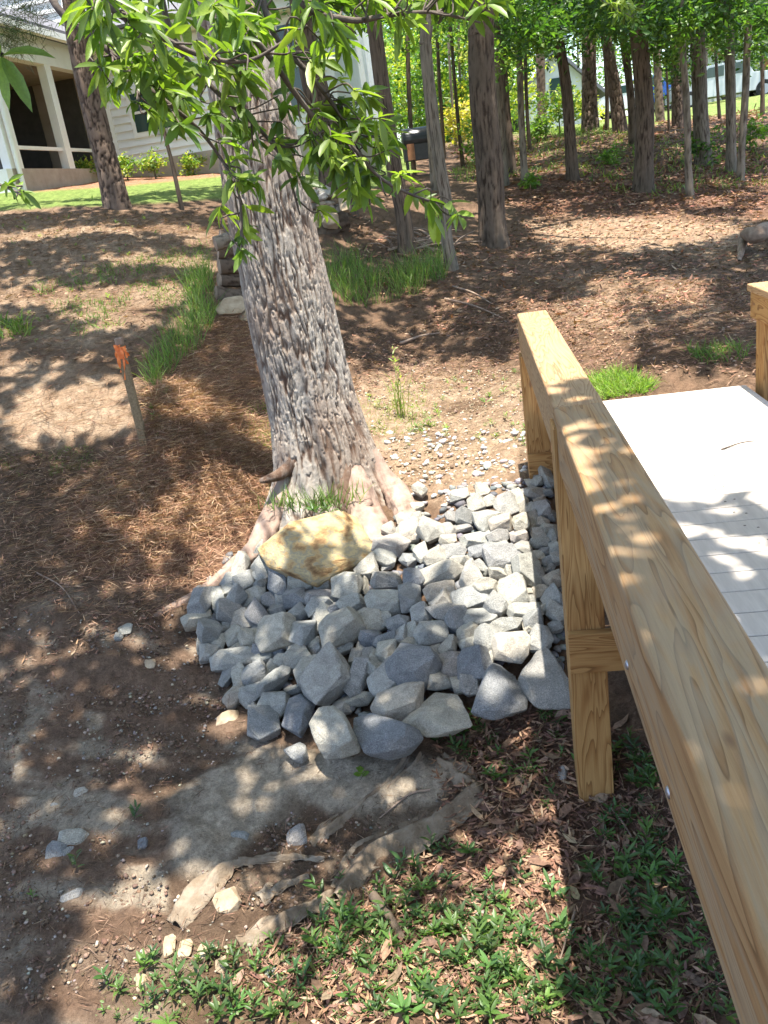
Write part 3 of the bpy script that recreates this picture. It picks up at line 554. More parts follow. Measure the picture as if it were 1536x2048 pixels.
def rosette(px, py, size, cands, k=None, spread=1.0):
    best = None
    for bi in cands:
        u, v = proj(BP[bi]); d = np.hypot(u-px, v-py); j = int(d.argmin())
        if best is None or d[j] < best[0]: best = (d[j], bi, j)
    _, bi, j = best; Y = BP[bi][j][1]*random.uniform(.93, 1.07); P0 = aty(px, py, Y); att = BP[bi][max(j-4, 0)]
    axis = norm(P0-att+np.array([0, 0, -.25*np.linalg.norm(P0-att)])+.02*rng.normal(size=3)); TWIGS[bi].append((att, (att+P0)/2+rng.normal(size=3)*.02, P0))
    D = P0[1]*CP-P0[2]*SP; L = size/FOC*D; k = k or random.randint(6, 9); n_ = k
    side = norm(np.cross(rand_dir(n_), axis)); th = rng.uniform(.55, 1.45, (n_, 1))*spread; d = norm(axis*np.cos(th)+side*np.sin(th)+np.array([0, 0, -.32])); base = np.array(random.choice(GREENS))
    for q in range(n_):
        LV.append((size, P0-axis*random.uniform(0, .02), d[q], norm(axis*.5+UPV+rng.normal(size=3)*.45), L*random.uniform(.5, 1.2), base*random.uniform(.75, 1.3), bi))
random.seed(21)
def fill(poly, n_, s0, s1, cands):
    for a, b_ in polysample(poly, n_): rosette(a, b_, random.uniform(s0, s1), cands)
fill([(180,-40),(1000,-40),(990,25),(900,40),(830,60),(760,50),(700,90),(640,130),(560,150),(430,190),(330,215),(250,220),(200,170),(185,60)], 104, 52, 82, [0, 1, 2, 3, 4, 5])
fill([(250,100),(440,120),(430,230),(350,260),(280,250)], 18, 48, 66, [0, 3, 5])
fill([(400,210),(560,190),(640,250),(630,330),(560,330),(500,350),(440,340)], 20, 42, 58, [0, 5])
fill([(460,350),(520,360),(500,420),(470,430)], 5, 45, 58, [0]); fill([(470,430),(500,430),(497,520),(482,520)], 4, 38, 48, [0])
fill([(600,150),(740,150),(780,270),(770,340),(730,400),(690,380),(650,300)], 52, 42, 60, [1, 4])
for a, b_ in [(800,350),(830,378),(862,400),(885,412),(905,405),(918,432),(870,430),(640,420),(440,420),(600,360),(630,300)]: rosette(a, b_, 56, [1, 0, 5, 4] if a < 700 else [1])
fill([(840,-30),(1005,-30),(1000,35),(930,50),(870,40)], 10, 46, 66, [2]); fill([(1190,-20),(1275,-20),(1275,40),(1230,45)], 14, 20, 28, [8])
for dd, L_ in [((96, -22), 98), ((60, 95), 105), ((8, 92), 96), ((-60, 40), 90), ((-30, -70), 85)]:
    P0 = aty(2, 112, 1.08); Q = aty(2+dd[0], 112+dd[1], 1.05); LV.append((120, P0, norm(Q-P0), norm(np.array([.1, -.5, .8])), np.linalg.norm(Q-P0), np.array((.09, .19, .035)), 6))
for _ in range(3): rosette(30+random.uniform(-14, 20), 385+random.uniform(-12, 12), 40, [7])
LV.sort(key=lambda t: -t[0]); branch_objs = []
for bi, b_ in enumerate(BR):
    parts = [twig(b_, .009 if bi not in (6, 7) else .004, .0025, 50)]+[twig([a, m_, c_], .0028, .0015, 8, 5) for a, m_, c_ in TWIGS[bi]]
    V, F, _ = join(parts)
    if bi in (0, 1, 2, 3, 4, 5):   # the limb from which it hangs, out of the frame above
        top = b_[0]; V2, F2 = twig([Pc2[-3]+rng.normal(size=3)*.1, (Pc2[-3]*.5+top*.5)+np.array([rng.normal()*.5, rng.normal()*.4, .9]), top*.8+Pc2[-3]*.2+np.array([0, 0, .5]), top], .012, .008, 30, 6); V, F, _ = join([(V, F), (V2, F2)])
    branch_objs.append(mk('branch', V, F, M_twig, oak, smooth=True))
leaf_meshes = []
for k in range(12):
    V, F = lance(random.uniform(.095, .14), random.uniform(.04, .28), random.uniform(.03, .09)); base = np.array(random.choice(GREENS))*random.uniform(.8, 1.25)
    me = bpy.data.meshes.new('leaf'); me.from_pydata([tuple(v) for v in V], [], [tuple(f) for f in F]); at = me.color_attributes.new('tint', 'FLOAT_COLOR', 'POINT')
    for i in range(len(V)): at.data[i].color = (*base, 1)
    for p in me.polygons: p.use_smooth = True
    me.materials.append(M_leaf); leaf_meshes.append(me)
oloc = parent_loc(oak)
vis = [t for t in LV if -40 < proj(t[1]+t[2]*t[4]*.5)[0] < 1560 and proj(t[1]+t[2]*t[4]*.5)[1] > -30]; rest_l = [t for t in LV if not any(t is s for s in vis[:300])]
for t in vis[:300]:
    x = norm(t[2]); y = norm(np.cross(t[3], x)); z = np.cross(x, y); L = t[4]; o = bpy.data.objects.new('leaf', random.choice(leaf_meshes)); link(o, branch_objs[t[6]])
    p = t[1]-oloc; o.matrix_basis = Matrix([(x[0]*L, y[0]*L, z[0]*L, p[0]), (x[1]*L, y[1]*L, z[1]*L, p[1]), (x[2]*L, y[2]*L, z[2]*L, p[2]), (0, 0, 0, 1)])
T = np.array([t[1] for t in rest_l]); d = np.array([t[2] for t in rest_l]); u_ = np.array([t[3] for t in rest_l]); L = np.array([t[4] for t in rest_l]); C = np.array([t[5] for t in rest_l])
V, F, C = batch(*LANCE, frames(d, u_, L, L, L), T, C); o = mk('foliage', V, F, M_leaf, oak, cols=C, smooth=True); o['kind'] = 'stuff'

# ------------------------------------------------------------------ bridge: deck and rails
DX = norm(np.array([.142, 1., 0])); DN = np.array([DX[1], -DX[0], 0])
def rl(s, off, z): return np.array([.228, 0, 0])+DX*s+DN*off+np.array([0, 0, z])   # s along the rail, off to its right
def board(name, a, along, L, wdir, w, hdir, h, mat, parent, bevel=.006):
    """board whose own x axis runs along its length, so that the grain follows it"""
    bm = bmesh.new(); box_bm(bm, (0, 0, 0), (L, 0, 0), (0, w, 0), (0, 0, h)); bmesh.ops.recalc_face_normals(bm, faces=bm.faces[:])
    if bevel: bmesh.ops.bevel(bm, geom=bm.edges[:], offset=bevel, segments=3, profile=.5, affect='EDGES')
    me = bpy.data.meshes.new(name); bm.to_mesh(me); bm.free(); me.materials.append(mat); o = bpy.data.objects.new(name, me); link(o, parent)
    for p in me.polygons: p.use_smooth = False
    M = Matrix([(along[0], wdir[0], hdir[0], 0), (along[1], wdir[1], hdir[1], 0), (along[2], wdir[2], hdir[2], 0), (0, 0, 0, 1)]); o.matrix_basis = Matrix.Translation(Vector(a)-Vector(parent_loc(parent)))@M; return o
Z = np.array([0, 0, 1.]); ZR = -.775; HB = .215; WB = .172; ZD = -1.36
M_deck = simple('composite_decking', [(.3, (.44, .385, .33)), (.7, (.57, .51, .44))], 40, .7, .25, .003, 5, (1, .12, 1))
M_metal = simple('galvanised', [(.3, (.3, .3, .32)), (.7, (.5, .5, .52))], 60, .4, .1, .002); M_metal.node_tree.nodes['Principled BSDF'].inputs['Metallic'].default_value = .9
deck = empty('deck', rl(4.5, .7, ZD), 'pale sunlit footbridge deck of wide composite boards between the two pine rails', 'deck')
s = -1.6; kd = 0
while s < 5.02:
    board('plank', rl(s, .13, ZD-.026), DN, 1.165, DX, .1355, Z, .026, M_deck, deck, .003)
    s += .1425; kd += 1
for off in (.18, .7, 1.22): board('joist', rl(-1.6, off, ZD-.18), DX, 6.6, np.cross(Z, DX), .04, Z, .148, M_post, deck)
board('rim_board', rl(5.05, .12, ZD-.19), DN, 1.17, np.cross(Z, DN)*1., .036, Z, .155, M_post, deck)
scr = []
for k in range(kd):
    for off in (.20, .24, .69, .73, 1.2, 1.25):
        scr.append(rl(-1.6+.1425*k+.07+rng.uniform(-.02, .02), off, ZD+.0012))
scr = np.array(scr); V, F, C = batch(np.array([(-1, -1, 0), (1, -1, 0), (1, 1, 0), (-1, 1, 0)]), np.array([(0, 1, 2, 3)]), np.broadcast_to(np.eye(3)*.0045, (len(scr), 3, 3)), scr, colvar((.12, .1, .09), len(scr))); o = mk('screw_head', V, F, M_pebble, deck, cols=C); o['kind'] = 'stuff'

railL = empty('railing', rl(2.9, .07, -2.38), 'long weathered pine beam railing on the near left side of the bridge', 'railing', 'pine railings of the footbridge')
SJ = 2.885
b0 = board('rail_beam', rl(-1.8, 0, ZR-HB), DX, 1.8+SJ-.003, -DN, WB, Z, HB, M_rail, railL, .011); b0.matrix_basis = Matrix.Translation(Vector(DN*WB)) @ b0.matrix_basis
b1 = board('rail_beam', rl(SJ+.003, 0, ZR-HB), DX, 5.08-SJ, -DN, WB, Z, HB, M_rail2, railL, .010); b1.matrix_basis = Matrix.Translation(Vector(DN*WB)) @ b1.matrix_basis
def post(par, s_, off, zb, zt, w=.138, d=.138, m=M_post):
    return board('post', rl(s_, off, zb), Z, zt-zb, DN, w, np.cross(Z, DN), d, m, par, .005)
post(railL, 2.80, -.012, -2.6, ZR-.055); post(railL, 4.88, -.012, -2.0, ZR-HB-.002)
def cross(par, s_, zb, h, L_, off=-.014): return board('cross_brace', rl(s_-.04, off, zb), DN, L_, np.cross(Z, DN), .036, Z, h, M_post, par, .003)
cross(railL, 2.80, -1.775, .165, .95); cross(railL, 4.88, -1.70, .125, .6)
def bolt(par, P, r=.011):
    bm = bmesh.new(); bmesh.ops.create_uvsphere(bm, u_segments=14, v_segments=8, radius=r, matrix=Matrix.Translation(Vector(P))@Vector(DN).to_track_quat('Z', 'Y').to_matrix().to_4x4()@Matrix.Scale(.45, 4, (0, 0, 1)))
    bm_obj('bolt', bm, M_metal, par, smooth=True)
def onrail(px, py): d_ = ray(px, py); o_ = rl(0, 0, 0); t = o_.dot(DN)/d_.dot(DN); return d_*t
for q in ((1255,1330),(1337,1585)): bolt(railL, onrail(*q))
railR = empty('railing', rl(4.8, 1.33, -1.7), 'short glimpsed end of the far right pine railing beside the deck edge', 'railing', 'pine railings of the footbridge')
OR = 1.298
bR = board('rail_cap', rl(-1.5, OR, ZR-.04), DX, 6.6, -DN, .19, Z, .04, M_rail2, railR, .006); bR.matrix_basis = Matrix.Translation(Vector(DN*.19)) @ bR.matrix_basis
bR = board('rail_beam', rl(-1.5, OR+.012, ZR-.185), DX, 6.57, -DN, .166, Z, .143, M_post, railR, .004); bR.matrix_basis = Matrix.Translation(Vector(DN*.166)) @ bR.matrix_basis
board('post', rl(4.93, OR+.045, -2.0), Z, -.962+2.0, DN, .138, np.cross(Z, DN), .138, M_post, railR, .005)
board('post', rl(2.6, OR+.045, -2.6), Z, -.962+2.6, DN, .138, np.cross(Z, DN), .138, M_post, railR, .005)
g = np.array([rl(3.95, .85, ZD+.004), rl(4.0, .95, ZD+.009), rl(4.02, 1.02, ZD+.006)]); V, F = twig(g, .004, .0025, 12); o = mk('stick', V, F, M_twig, smooth=True); tag(o, 'small dark stick lying alone on the pale deck', 'stick')

# ------------------------------------------------------------------ survey stake
stk = empty('survey_stake', hit(291, 885), 'leaning wooden survey stake tied with orange flagging on the left slope', 'stake')
g0 = hit(291, 885); Yk = g0[1]; a_ = aty(293, 905, Yk); t_ = aty(236, 676, Yk); ax = norm(t_-a_); wd = norm(np.cross(np.array([0, -1., 0]), ax)); hd = np.cross(ax, wd); wk = 15/FOC*Yk
M_stake = simple('grey_wood', [(.3, (.16, .11, .06)), (.7, (.30, .225, .13))], 14, .9, .4, .004, 6, (6, 6, 1))
board('stake_shaft', a_-wd*wk/2-hd*wk/2, ax, np.linalg.norm(t_-a_)*.94, wd, wk, hd, wk, M_stake, stk, .004); board('stake_tip', a_+ax*np.linalg.norm(t_-a_)*.942-wd*wk*.5-hd*wk/2, ax, np.linalg.norm(t_-a_)*.06, wd, wk*.95, hd, wk, M_drywood, stk, .006)
M_flag = simple('orange_tape', [(.3, (.75, .17, .04)), (.7, (.9, .27, .08))], 30, .5, .2, .002); fl = []
for k, (x0, y0, x1, y1, w_) in enumerate([(232,692,242,745,9),(238,690,256,728,7),(246,694,258,712,6),(230,690,235,722,7),(244,700,250,760,5)]):
    n_ = 9; pts = spline(np.array([aty(x0, y0, Yk-.06), aty((x0+x1)/2+rng.uniform(-3, 3), (y0+y1)/2, Yk-.09), aty(x1, y1, Yk-.06)]), n_); V = []
    for i, p in enumerate(pts): ww = w_/FOC*Yk*.5*(1-.4*i/n_); s_ = np.array([math.cos(i*.7+k), .7*math.sin(i*.7+k), .1]); V += [p-s_*ww, p+s_*ww]
    fl.append((np.array(V), np.array([(2*i, 2*i+1, 2*i+3, 2*i+2) for i in range(n_-1)])))
pts = np.array([t_*(1-f_)+a_*f_ for f_ in (.07, .12, .17)]); V, F = twig(pts, wk*.72, wk*.66, 8, 10); fl.append((V, F)); V, F, _ = join(fl); mk('flagging_tape', V, F, M_flag, stk)

# ------------------------------------------------------------------ torn fabric folds
M_fabric = simple('silty_fabric', [(.3, (.11, .075, .048)), (.48, (.19, .145, .10)), (.7, (.30, .25, .19))], 9, .95, .9, .01, 9, (1, 1, 1), bscale=60)
fab = empty('landscape_fabric', hit(760, 1720), 'torn silt covered landscape fabric with curled folds below the stone bed', 'fabric')
def flap(pts, name='fabric_fold', n_=60):
    P_ = np.array([hit(a, b) for a, b, w, h in pts]); Wd = np.array([(1.25*w/FOC*np.linalg.norm(p), h) for p, (_, _, w, h) in zip(P_, pts)]); Q = spline(np.c_[P_, Wd], n_); V = []; m_ = 9
    T_ = norm(np.gradient(Q[:, :3], axis=0)); S_ = norm(np.cross(T_, UPV))
    for i in range(n_):
        for j in range(m_):
            u_ = j/(m_-1)*2-1; w = Q[i, 3]*(.85+.3*vnoise(np.array([i*.3]), np.array([j*.2]), s=4)[0]); h = .6*Q[i, 4]*(math.cos(u_*1.57)*.8+.5*math.sin(u_*5+i*.05))+.006*math.sin(u_*4+i*.25)
            p = Q[i, :3]+S_[i]*w*u_*.5; z = float(terrain(p[0], p[1])); V.append((p[0], p[1], z+.006+h+.012*(vnoise(np.array([p[0]*40]), np.array([p[1]*40]), s=6)[0]-.5)))
    F = [(i*m_+j, i*m_+j+1, (i+1)*m_+j+1, (i+1)*m_+j) for i in range(n_-1) for j in range(m_-1)]
    o = mk(name, V, F, M_fabric, fab, smooth=True); md = o.modifiers.new('thick', 'SOLIDIFY'); md.thickness = .003; return o
flap([(815,1515,12,.02),(770,1575,18,.03),(710,1625,22,.03),(650,1665,24,.025),(620,1690,14,.015)])
flap([(845,1512,10,.015),(800,1560,14,.025),(740,1600,16,.02)])
flap([(960,1580,40,.03),(890,1640,55,.05),(820,1680,60,.06),(740,1710,55,.05),(700,1760,40,.045),(670,1800,30,.04)])
flap([(670,1795,26,.03),(600,1830,32,.045),(540,1858,30,.04),(478,1890,26,.03)])
flap([(560,1722,8,.015),(480,1730,18,.03),(440,1750,36,.04),(390,1800,42,.03),(350,1850,30,.02)])
flap([(650,1722,8,.01),(580,1718,14,.02),(480,1724,12,.02)])
flap([(620,1760,14,.02),(560,1775,22,.02),(520,1800,26,.015)])
flap([(880,1520,24,.02),(930,1560,34,.02),(950,1600,30,.015)])

# ------------------------------------------------------------------ ground litter, needles, grit, weeds, grass
BROWNS = [(.22, .12, .075), (.29, .165, .10), (.17, .09, .06), (.34, .22, .145), (.13, .07, .05)]
P1 = ground_sample(LITTER, 5200); P2 = ground_sample([(860,1440),(1130,1430),(1150,1760),(1000,1800),(880,1650)], 900)
parts = [flat_bits(DRY, P1[:3000], .05, .022, colvar(BROWNS, 3000, .4)), flat_bits(DRY, P1[3000:], .028, .016, colvar(BROWNS, len(P1)-3000, .45)), flat_bits(DRY, ground_sample(LITTER, 260), .09, .075, colvar([(.3, .2, .13), (.2, .12, .08)], 260, .3), .5), flat_bits(NEEDLE, ground_sample(LITTER, 1800), .1, .003, colvar(BROWNS, 1800, .3), .5), flat_bits(DRY, P2, .055, .025, colvar(BROWNS, len(P2), .3))]
stuff('leaf_litter', parts, M_litter, 'brown fallen oak leaves carpeting the ground under the near railing', 'leaf litter')
P1 = ground_sample([(700,430),(1000,500),(1060,380),(1536,300),(1536,560),(1150,700),(900,680),(700,560)], 9000); P3 = ground_sample([(0,430),(430,420),(430,640),(300,740),(0,720)], 2200); P4 = ground_sample([(900,300),(1536,215),(1536,420),(1000,420)], 5000)
P5 = ground_sample([(620,640),(1050,600),(1536,560),(1536,760),(1250,750),(1050,740),(700,790)], 4200); P6 = ground_sample([(700,560),(1536,560),(1536,760),(700,790)], 9000)
stuff('forest_leaf_litter', [flat_bits(DRY, P5, .05, .026, colvar(BROWNS, len(P5), .35)), flat_bits(NEEDLE, P6, .12, .004, colvar(BROWNS, len(P6), .35), .4), flat_bits(DRY, P1, .085, .05, colvar(BROWNS+[(.3, .13, .08)], len(P1), .35)), flat_bits(DRY, P3, .06, .03, colvar(BROWNS, len(P3), .3)), flat_bits(DRY, P4, .16, .09, colvar(BROWNS+[(.26, .11, .07)], len(P4), .3))], M_litter, 'reddish brown leaf litter scattered over the woodland floor behind the bridge', 'leaf litter')
RED = [(.32, .18, .11), (.41, .25, .155), (.24, .13, .08), (.5, .34, .22)]
MOUND = [(290,790),(380,760),(450,800),(500,880),(550,940),(530,1040),(400,1080),(230,1110),(150,1060),(260,970),(300,880)]
P1 = ground_sample(MOUND, 17000); P2 = ground_sample(STRAW, 13000); P3 = ground_sample([(0,900),(300,900),(420,1180),(300,1260),(0,1200)], 4500); P4 = ground_sample([(0,430),(560,430),(560,900),(0,900)], 9000); P7 = ground_sample([(0,1180),(420,1200),(560,1480),(900,1560),(760,1850),(400,1980),(0,2048)], 5000); P7 = P7[fbm(P7[:, 0]*3, P7[:, 1]*3, s=99) > .48]; P8 = ground_sample([(0,900),(400,900),(420,1200),(0,1400)], 1500); P9 = ground_sample([(740,760),(1050,740),(1060,960),(800,980)], 3500)
hump = lambda P: P+UPV*(rng.uniform(0, 1, (len(P), 1))**2*.05)
stuff('pine_straw', [flat_bits(NEEDLE, P7, .06, .0025, colvar([(.09, .05, .03), (.15, .085, .055), (.22, .14, .09)], len(P7), .35), .5), flat_bits(DRY, P8, .045, .02, colvar(BROWNS, len(P8), .35)), flat_bits(NEEDLE, P9, .05, .003, colvar([(.4, .31, .2), (.25, .18, .11)], len(P9), .3), .4), flat_bits(NEEDLE, hump(P1), .13, .0035, colvar(RED, len(P1), .3), .6, .012), flat_bits(NEEDLE, P2, .12, .0035, colvar(RED, len(P2), .3), .5), flat_bits(NEEDLE, P3, .1, .003, colvar(RED, len(P3), .3), .5), flat_bits(NEEDLE, P4, .14, .004, colvar(BROWNS, len(P4), .35), .4)], M_litter, 'reddish dry pine needles heaped in a mound left of the leaning oak', 'pine straw')
GRITC = [(.24, .21, .18), (.32, .28, .22), (.18, .16, .14), (.38, .31, .23)]
P1 = ground_sample([(0,1230),(420,1230),(560,1480),(900,1560),(760,1800),(450,2000),(0,2000)], 1300); P2 = ground_sample(PALE_MID, 1000); P3 = ground_sample([(760,860),(1060,860),(1060,1000),(840,1030)], 160)
P0_ = ground_sample([(0,1150),(420,1200),(560,1480),(900,1560),(760,1850),(400,2000),(0,2048)], 6500); P0_ = P0_[fbm(P0_[:, 0]*2.5, P0_[:, 1]*2.5, s=101) > .46]; P00 = ground_sample([(620,640),(1050,600),(1536,560),(1536,760),(1250,750),(1050,740),(1060,960),(800,980),(700,790)], 3500)
stuff('gravel', [pebbles(P0_, .003, .011, colvar([(.15, .095, .065), (.21, .145, .10), (.11, .07, .045)], len(P0_), .3)), pebbles(P00, .004, .016, colvar([(.2, .13, .085), (.28, .2, .14)], len(P00), .3)), pebbles(P1, .003, .010, colvar(GRITC, len(P1), .3)), pebbles(P2, .004, .013, colvar([(.42, .36, .27), (.36, .3, .22), (.5, .46, .4)], len(P2), .25)), pebbles(P3, .012, .03, colvar([(.42, .41, .38)], len(P3), .25))], M_pebble, 'small grit and pebbles sprinkled over the bare soil around the stone bed', 'gravel')

def weeds(P, size, nl, cols):
    Ts, Ds, Us, Ls, Cs = [], [], [], [], []; st = []
    for p, c_ in zip(P, cols):
        s_ = size*random.uniform(.35, 1.35); ax_ = norm(UPV+rng.normal(size=3)*.35); H_ = s_*random.uniform(.7, 1.8); k = random.randint(nl-3, nl+3)
        for q in range(k):
            f_ = (q+1)/k; a = q*2.4+random.uniform(-.3, .3); d = norm(np.array([math.cos(a), math.sin(a), .25+.5*f_])+ax_*.3); Ts.append(p+ax_*H_*f_); Ds.append(d); Us.append(norm(UPV+rng.normal(size=3)*.25)); Ls.append(s_*random.uniform(.7, 1.2)*(1.15-.35*f_)); Cs.append(c_*random.uniform(.8, 1.25))
        st.append((p, ax_, H_))
    Ts, Ds, Us, Ls, Cs = map(np.array, (Ts, Ds, Us, Ls, Cs)); A_ = batch(*LANCE, frames(Ds, Us, Ls, Ls*.95, Ls), Ts, Cs)
    P_ = np.array([a[0] for a in st]); ax_ = np.array([a[1] for a in st]); H_ = np.array([a[2] for a in st])
    return [A_, batch(*NEEDLE, frames(ax_, rand_dir(len(P_)), H_*1.05, np.full(len(P_), .004)), P_, cols*.8), batch(*NEEDLE, frames(ax_, rand_dir(len(P_)), H_*1.05, np.full(len(P_), .004)), P_, cols*.8)]
WG = [(.085, .16, .04), (.07, .13, .035), (.11, .19, .045), (.06, .115, .035)]
WEED1 = [(180,2048),(220,1960),(400,1900),(520,1880),(640,1840),(760,1790),(900,1760),(1000,1800),(1100,1850),(1180,1880),(1300,1780),(1290,1600),(1380,1800),(1460,2048)]
P = np.r_[ground_sample(WEED1, 130), ground_sample([(180,2048),(560,1900),(900,1830),(1200,1900),(1460,2048)], 130), ground_sample([(860,1440),(960,1430),(1000,1500),(940,1540),(870,1490)], 22), ground_sample([(1040,1420),(1110,1420),(1130,1460),(1060,1460)], 8), ground_sample([(960,1460),(1120,1470),(1120,1660),(980,1560)], 26), ground_sample([(1150,1500),(1290,1480),(1340,1700),(1400,2000),(1300,2000),(1180,1750)], 110), ground_sample([(640,1780),(860,1700),(1120,1700),(1150,1900),(600,1950)], 60)]
Pg = ground_sample(WEED1, 700); Pr = ground_sample(WEED1, 420)
stuff('weeds', weeds(P, .046, 9, colvar(WG, len(P), .25))+[blades(Pg, .10, .004, colvar([(.12, .16, .05), (.2, .18, .09)], len(Pg), .3), .8), batch(*ROUND, frames(rand_dir(len(Pr))*np.array([1, 1, .3]), ups(len(Pr), .3), rng.uniform(.008, .02, len(Pr)), rng.uniform(.008, .02, len(Pr))), Pr+UPV*.015, colvar([(.16, .22, .07), (.2, .25, .12)], len(Pr)))], M_leaf, 'green narrow leaved weeds growing through the litter at the bottom', 'weeds', True)
P = np.r_[ground_sample([(730,770),(1040,740),(1060,880),(820,900),(740,850)], 60), ground_sample([(820,830),(900,840),(890,890),(820,880)], 18), ground_sample([(1030,850),(1060,850),(1060,900),(1030,900)], 6), ground_sample([(0,440),(420,430),(420,620),(250,680),(0,700)], 70), ground_sample([(290,780),(330,780),(330,880),(300,880)], 10)]
stuff('low_weeds', weeds(P, .035, 8, colvar([(.2, .25, .07), (.14, .22, .06)], len(P), .25)), M_leaf, 'sparse yellowish low weeds dotted over the open ground beyond the oak', 'weeds')
for px, py, lab in [(68,1795,'weed at the far lower left edge on bare silt'),(268,1640,'small bright weed on bare silt left of the pale fabric patch'),(152,1742,'tiny weed on bare silt below the largest loose stone'),(690,1000,'leafy weed growing behind the yellow boulder against the trunk')]:
    o = stuff('weed', weeds(np.array([hit(px, py)]) if px != 690 else np.array([aty(640, 1030, 4.85), aty(660, 1028, 4.85), aty(680, 1030, 4.8)]), .045 if px != 690 else .07, 8, colvar(WG, 1 if px != 690 else 3)), M_leaf, lab, 'weed'); del o['kind']
sd = hit(724, 1560); T_ = []; 
for a, b_, s_ in [(0, 0, 1), (1.6, .3, .9), (3.2, .1, .85), (4.6, .35, .8), (2.4, .6, .6), (5.5, .7, .6)]: T_.append((sd+UPV*(.02+.05*b_), norm(np.array([math.cos(a), math.sin(a), .5])), .042*s_))
V, F, C = batch(*ROUND, frames(np.array([t[1] for t in T_]), ups(6, .1), np.array([t[2] for t in T_]), np.array([t[2] for t in T_])), np.array([t[0] for t in T_]), colvar([(.17, .27, .05)], 6)); o = mk('seedling', V, F, M_leaf, cols=C, smooth=True); tag(o, 'small seedling with round bright green leaves in front of the biggest stones', 'seedling')
def grass(name, poly, n_, h, w, cols, label, lean=.35, smooth=False):
    P = ground_sample(poly, n_); keep = fbm(P[:, 0]*3, P[:, 1]*3, s=77) > .38; P = P[keep]; return stuff(name, [blades(P, h, w, colvar(cols, len(P), .3), lean)], M_grass, label, 'grass')
G1 = [(.13, .22, .05), (.17, .25, .06), (.09, .17, .04)]; G2 = [(.28, .31, .09), (.22, .28, .07)]
grass('grass_strip', [(375,560),(425,540),(435,640),(400,700),(350,740),(310,790),(290,760),(330,690),(380,640)], 1000, .26, .006, G1+[(.22, .26, .09)], 'tall green grass strip running down the left slope beside the logs')
grass('grass_tuft', [(640,545),(700,520),(760,560),(880,520),(895,560),(840,590),(760,610),(680,625),(645,600)], 1500, .34, .006, G1+[(.2, .24, .08)], 'tall green grass behind the oak trunk at the foot of the slender trees')
grass('grass_tuft', [(0,640),(50,640),(60,675),(0,680)], 130, .16, .012, G1+G2, 'broad bladed grass clump at the left edge of the slope', .8)
grass('grass_tuft', [(1165,765),(1230,745),(1300,765),(1310,785),(1200,800),(1170,800)], 1500, .11, .006, [(.2, .32, .06), (.26, .36, .08)], 'bright green grass along the far end of the pale deck', .8)
grass('grass_tuft', [(1370,700),(1490,690),(1500,720),(1400,730)], 260, .1, .006, G1, 'thin grass patch on brown soil left of the right railing post', .7)
grass('grass_tuft', [(0,900),(180,890),(200,930),(60,960),(0,950)], 1400, .035, .004, [(.18, .2, .07), (.14, .19, .06)], 'short mossy grass on the slope at the left edge below the stake', .9)
grass('grass_tuft', [(700,790),(840,760),(860,860),(760,880),(710,850)], 900, .07, .005, G2, 'thin yellow green grass on the sunny soil right of the oak', .9)
grass('grass_tuft', [(480,820),(540,800),(550,900),(490,880)], 300, .07, .005, G2, 'thin yellow grass in sun just left of the oak trunk', .9)
grass('grass_tuft', [(60,570),(420,480),(420,600),(160,680)], 1900, .09, .007, G1, 'scattered green grass sprigs on the shaded left slope', .8)
P = np.array([aty(570, 1010, 4.95)+rng.normal(size=3)*np.array([.05, .02, .01]) for _ in range(60)]); P = np.r_[P, np.array([aty(650, 1010, 4.9)+rng.normal(size=3)*np.array([.10, .02, .01]) for _ in range(120)])]
stuff('grass_tuft', [blades(P, .15, .006, colvar(G1, len(P), .3), .5)], M_grass, 'green grass blades between the oak foot and the yellow boulder', 'grass')
grass('lawn_grass', LAWN, 9000, .07, .02, [(.2, .3, .07), (.16, .25, .06)], 'mown sunny lawn strip in front of the white house', .6)
grass('understory_grass', [(900,345),(960,310),(1080,260),(1240,255),(1440,300),(1536,290),(1536,370),(1280,400),(1100,345),(920,370)], 4500, .15, .02, [(.17, .24, .06), (.24, .28, .08), (.12, .18, .05)], 'low green undergrowth among the trunks beyond the clearing', .8)
wd_ = hit(803, 835); o = stuff('tall_weed', [blades(np.repeat(wd_[None]+0, 14, 0)+rng.normal(size=(14, 3))*.03, .42, .008, colvar(G2, 14), .12)]+weeds(wd_+UPV*np.linspace(.05, .5, 14)[:, None]+rng.normal(size=(14, 3))*.02, .05, 6, colvar(G2, 14)), M_leaf, 'tall feathery yellow green weed standing in the sun right of the oak', 'weed'); del o['kind']
# sticks and twigs
for (a, b_, c_, d_, r_, lab) in [(1170,1595,1275,1695,.006,'thin pale stick on dark litter behind the near post'),(75,1150,160,1230,.005,'dry twig lying on straw at the left'),(905,575,985,610,.012,'dry fallen branch on the soil below the grass clump'),(640,1120+0,0,0,0,None),(890,600,1010,640,.012,'long thin stick on brown soil left of the big central trunk'),(800,690,880,668,.016,'short dark branch on soil right of the oak'),(1090,720,1040,740,.01,'thin grey stick beside the far rail end'),(860,1585,760,1640,.006,'dry root strand across the fabric fold'),(1150,1830,1110,1960,.005,'thin upright twig in weeds at the bottom')]:
    if lab is None: continue
    A_, B_ = hit(a, b_), hit(c_, d_); m_ = (A_+B_)/2+np.array([.02, .03, .02]); V, F = twig([A_+UPV*.015, m_+UPV*.01, B_+UPV*.01], r_, r_*.5, 14); o = mk('stick', V, F, M_drywood, smooth=True); tag(o, lab, 'stick')
A_, B_ = hit(748, 1800), hit(808, 1885); V, F, H = tube_arr(spline(np.array([A_+UPV*.02, (A_+B_)/2+UPV*.035, B_+UPV*.01]), 20), np.linspace(.02, .012, 20), 10); o = mk('rotten_branch', V, F, M_bark, cols=np.c_[H+.6, H, H], smooth=True); tag(o, 'dark rotten branch poking from under the fabric flap', 'branch')

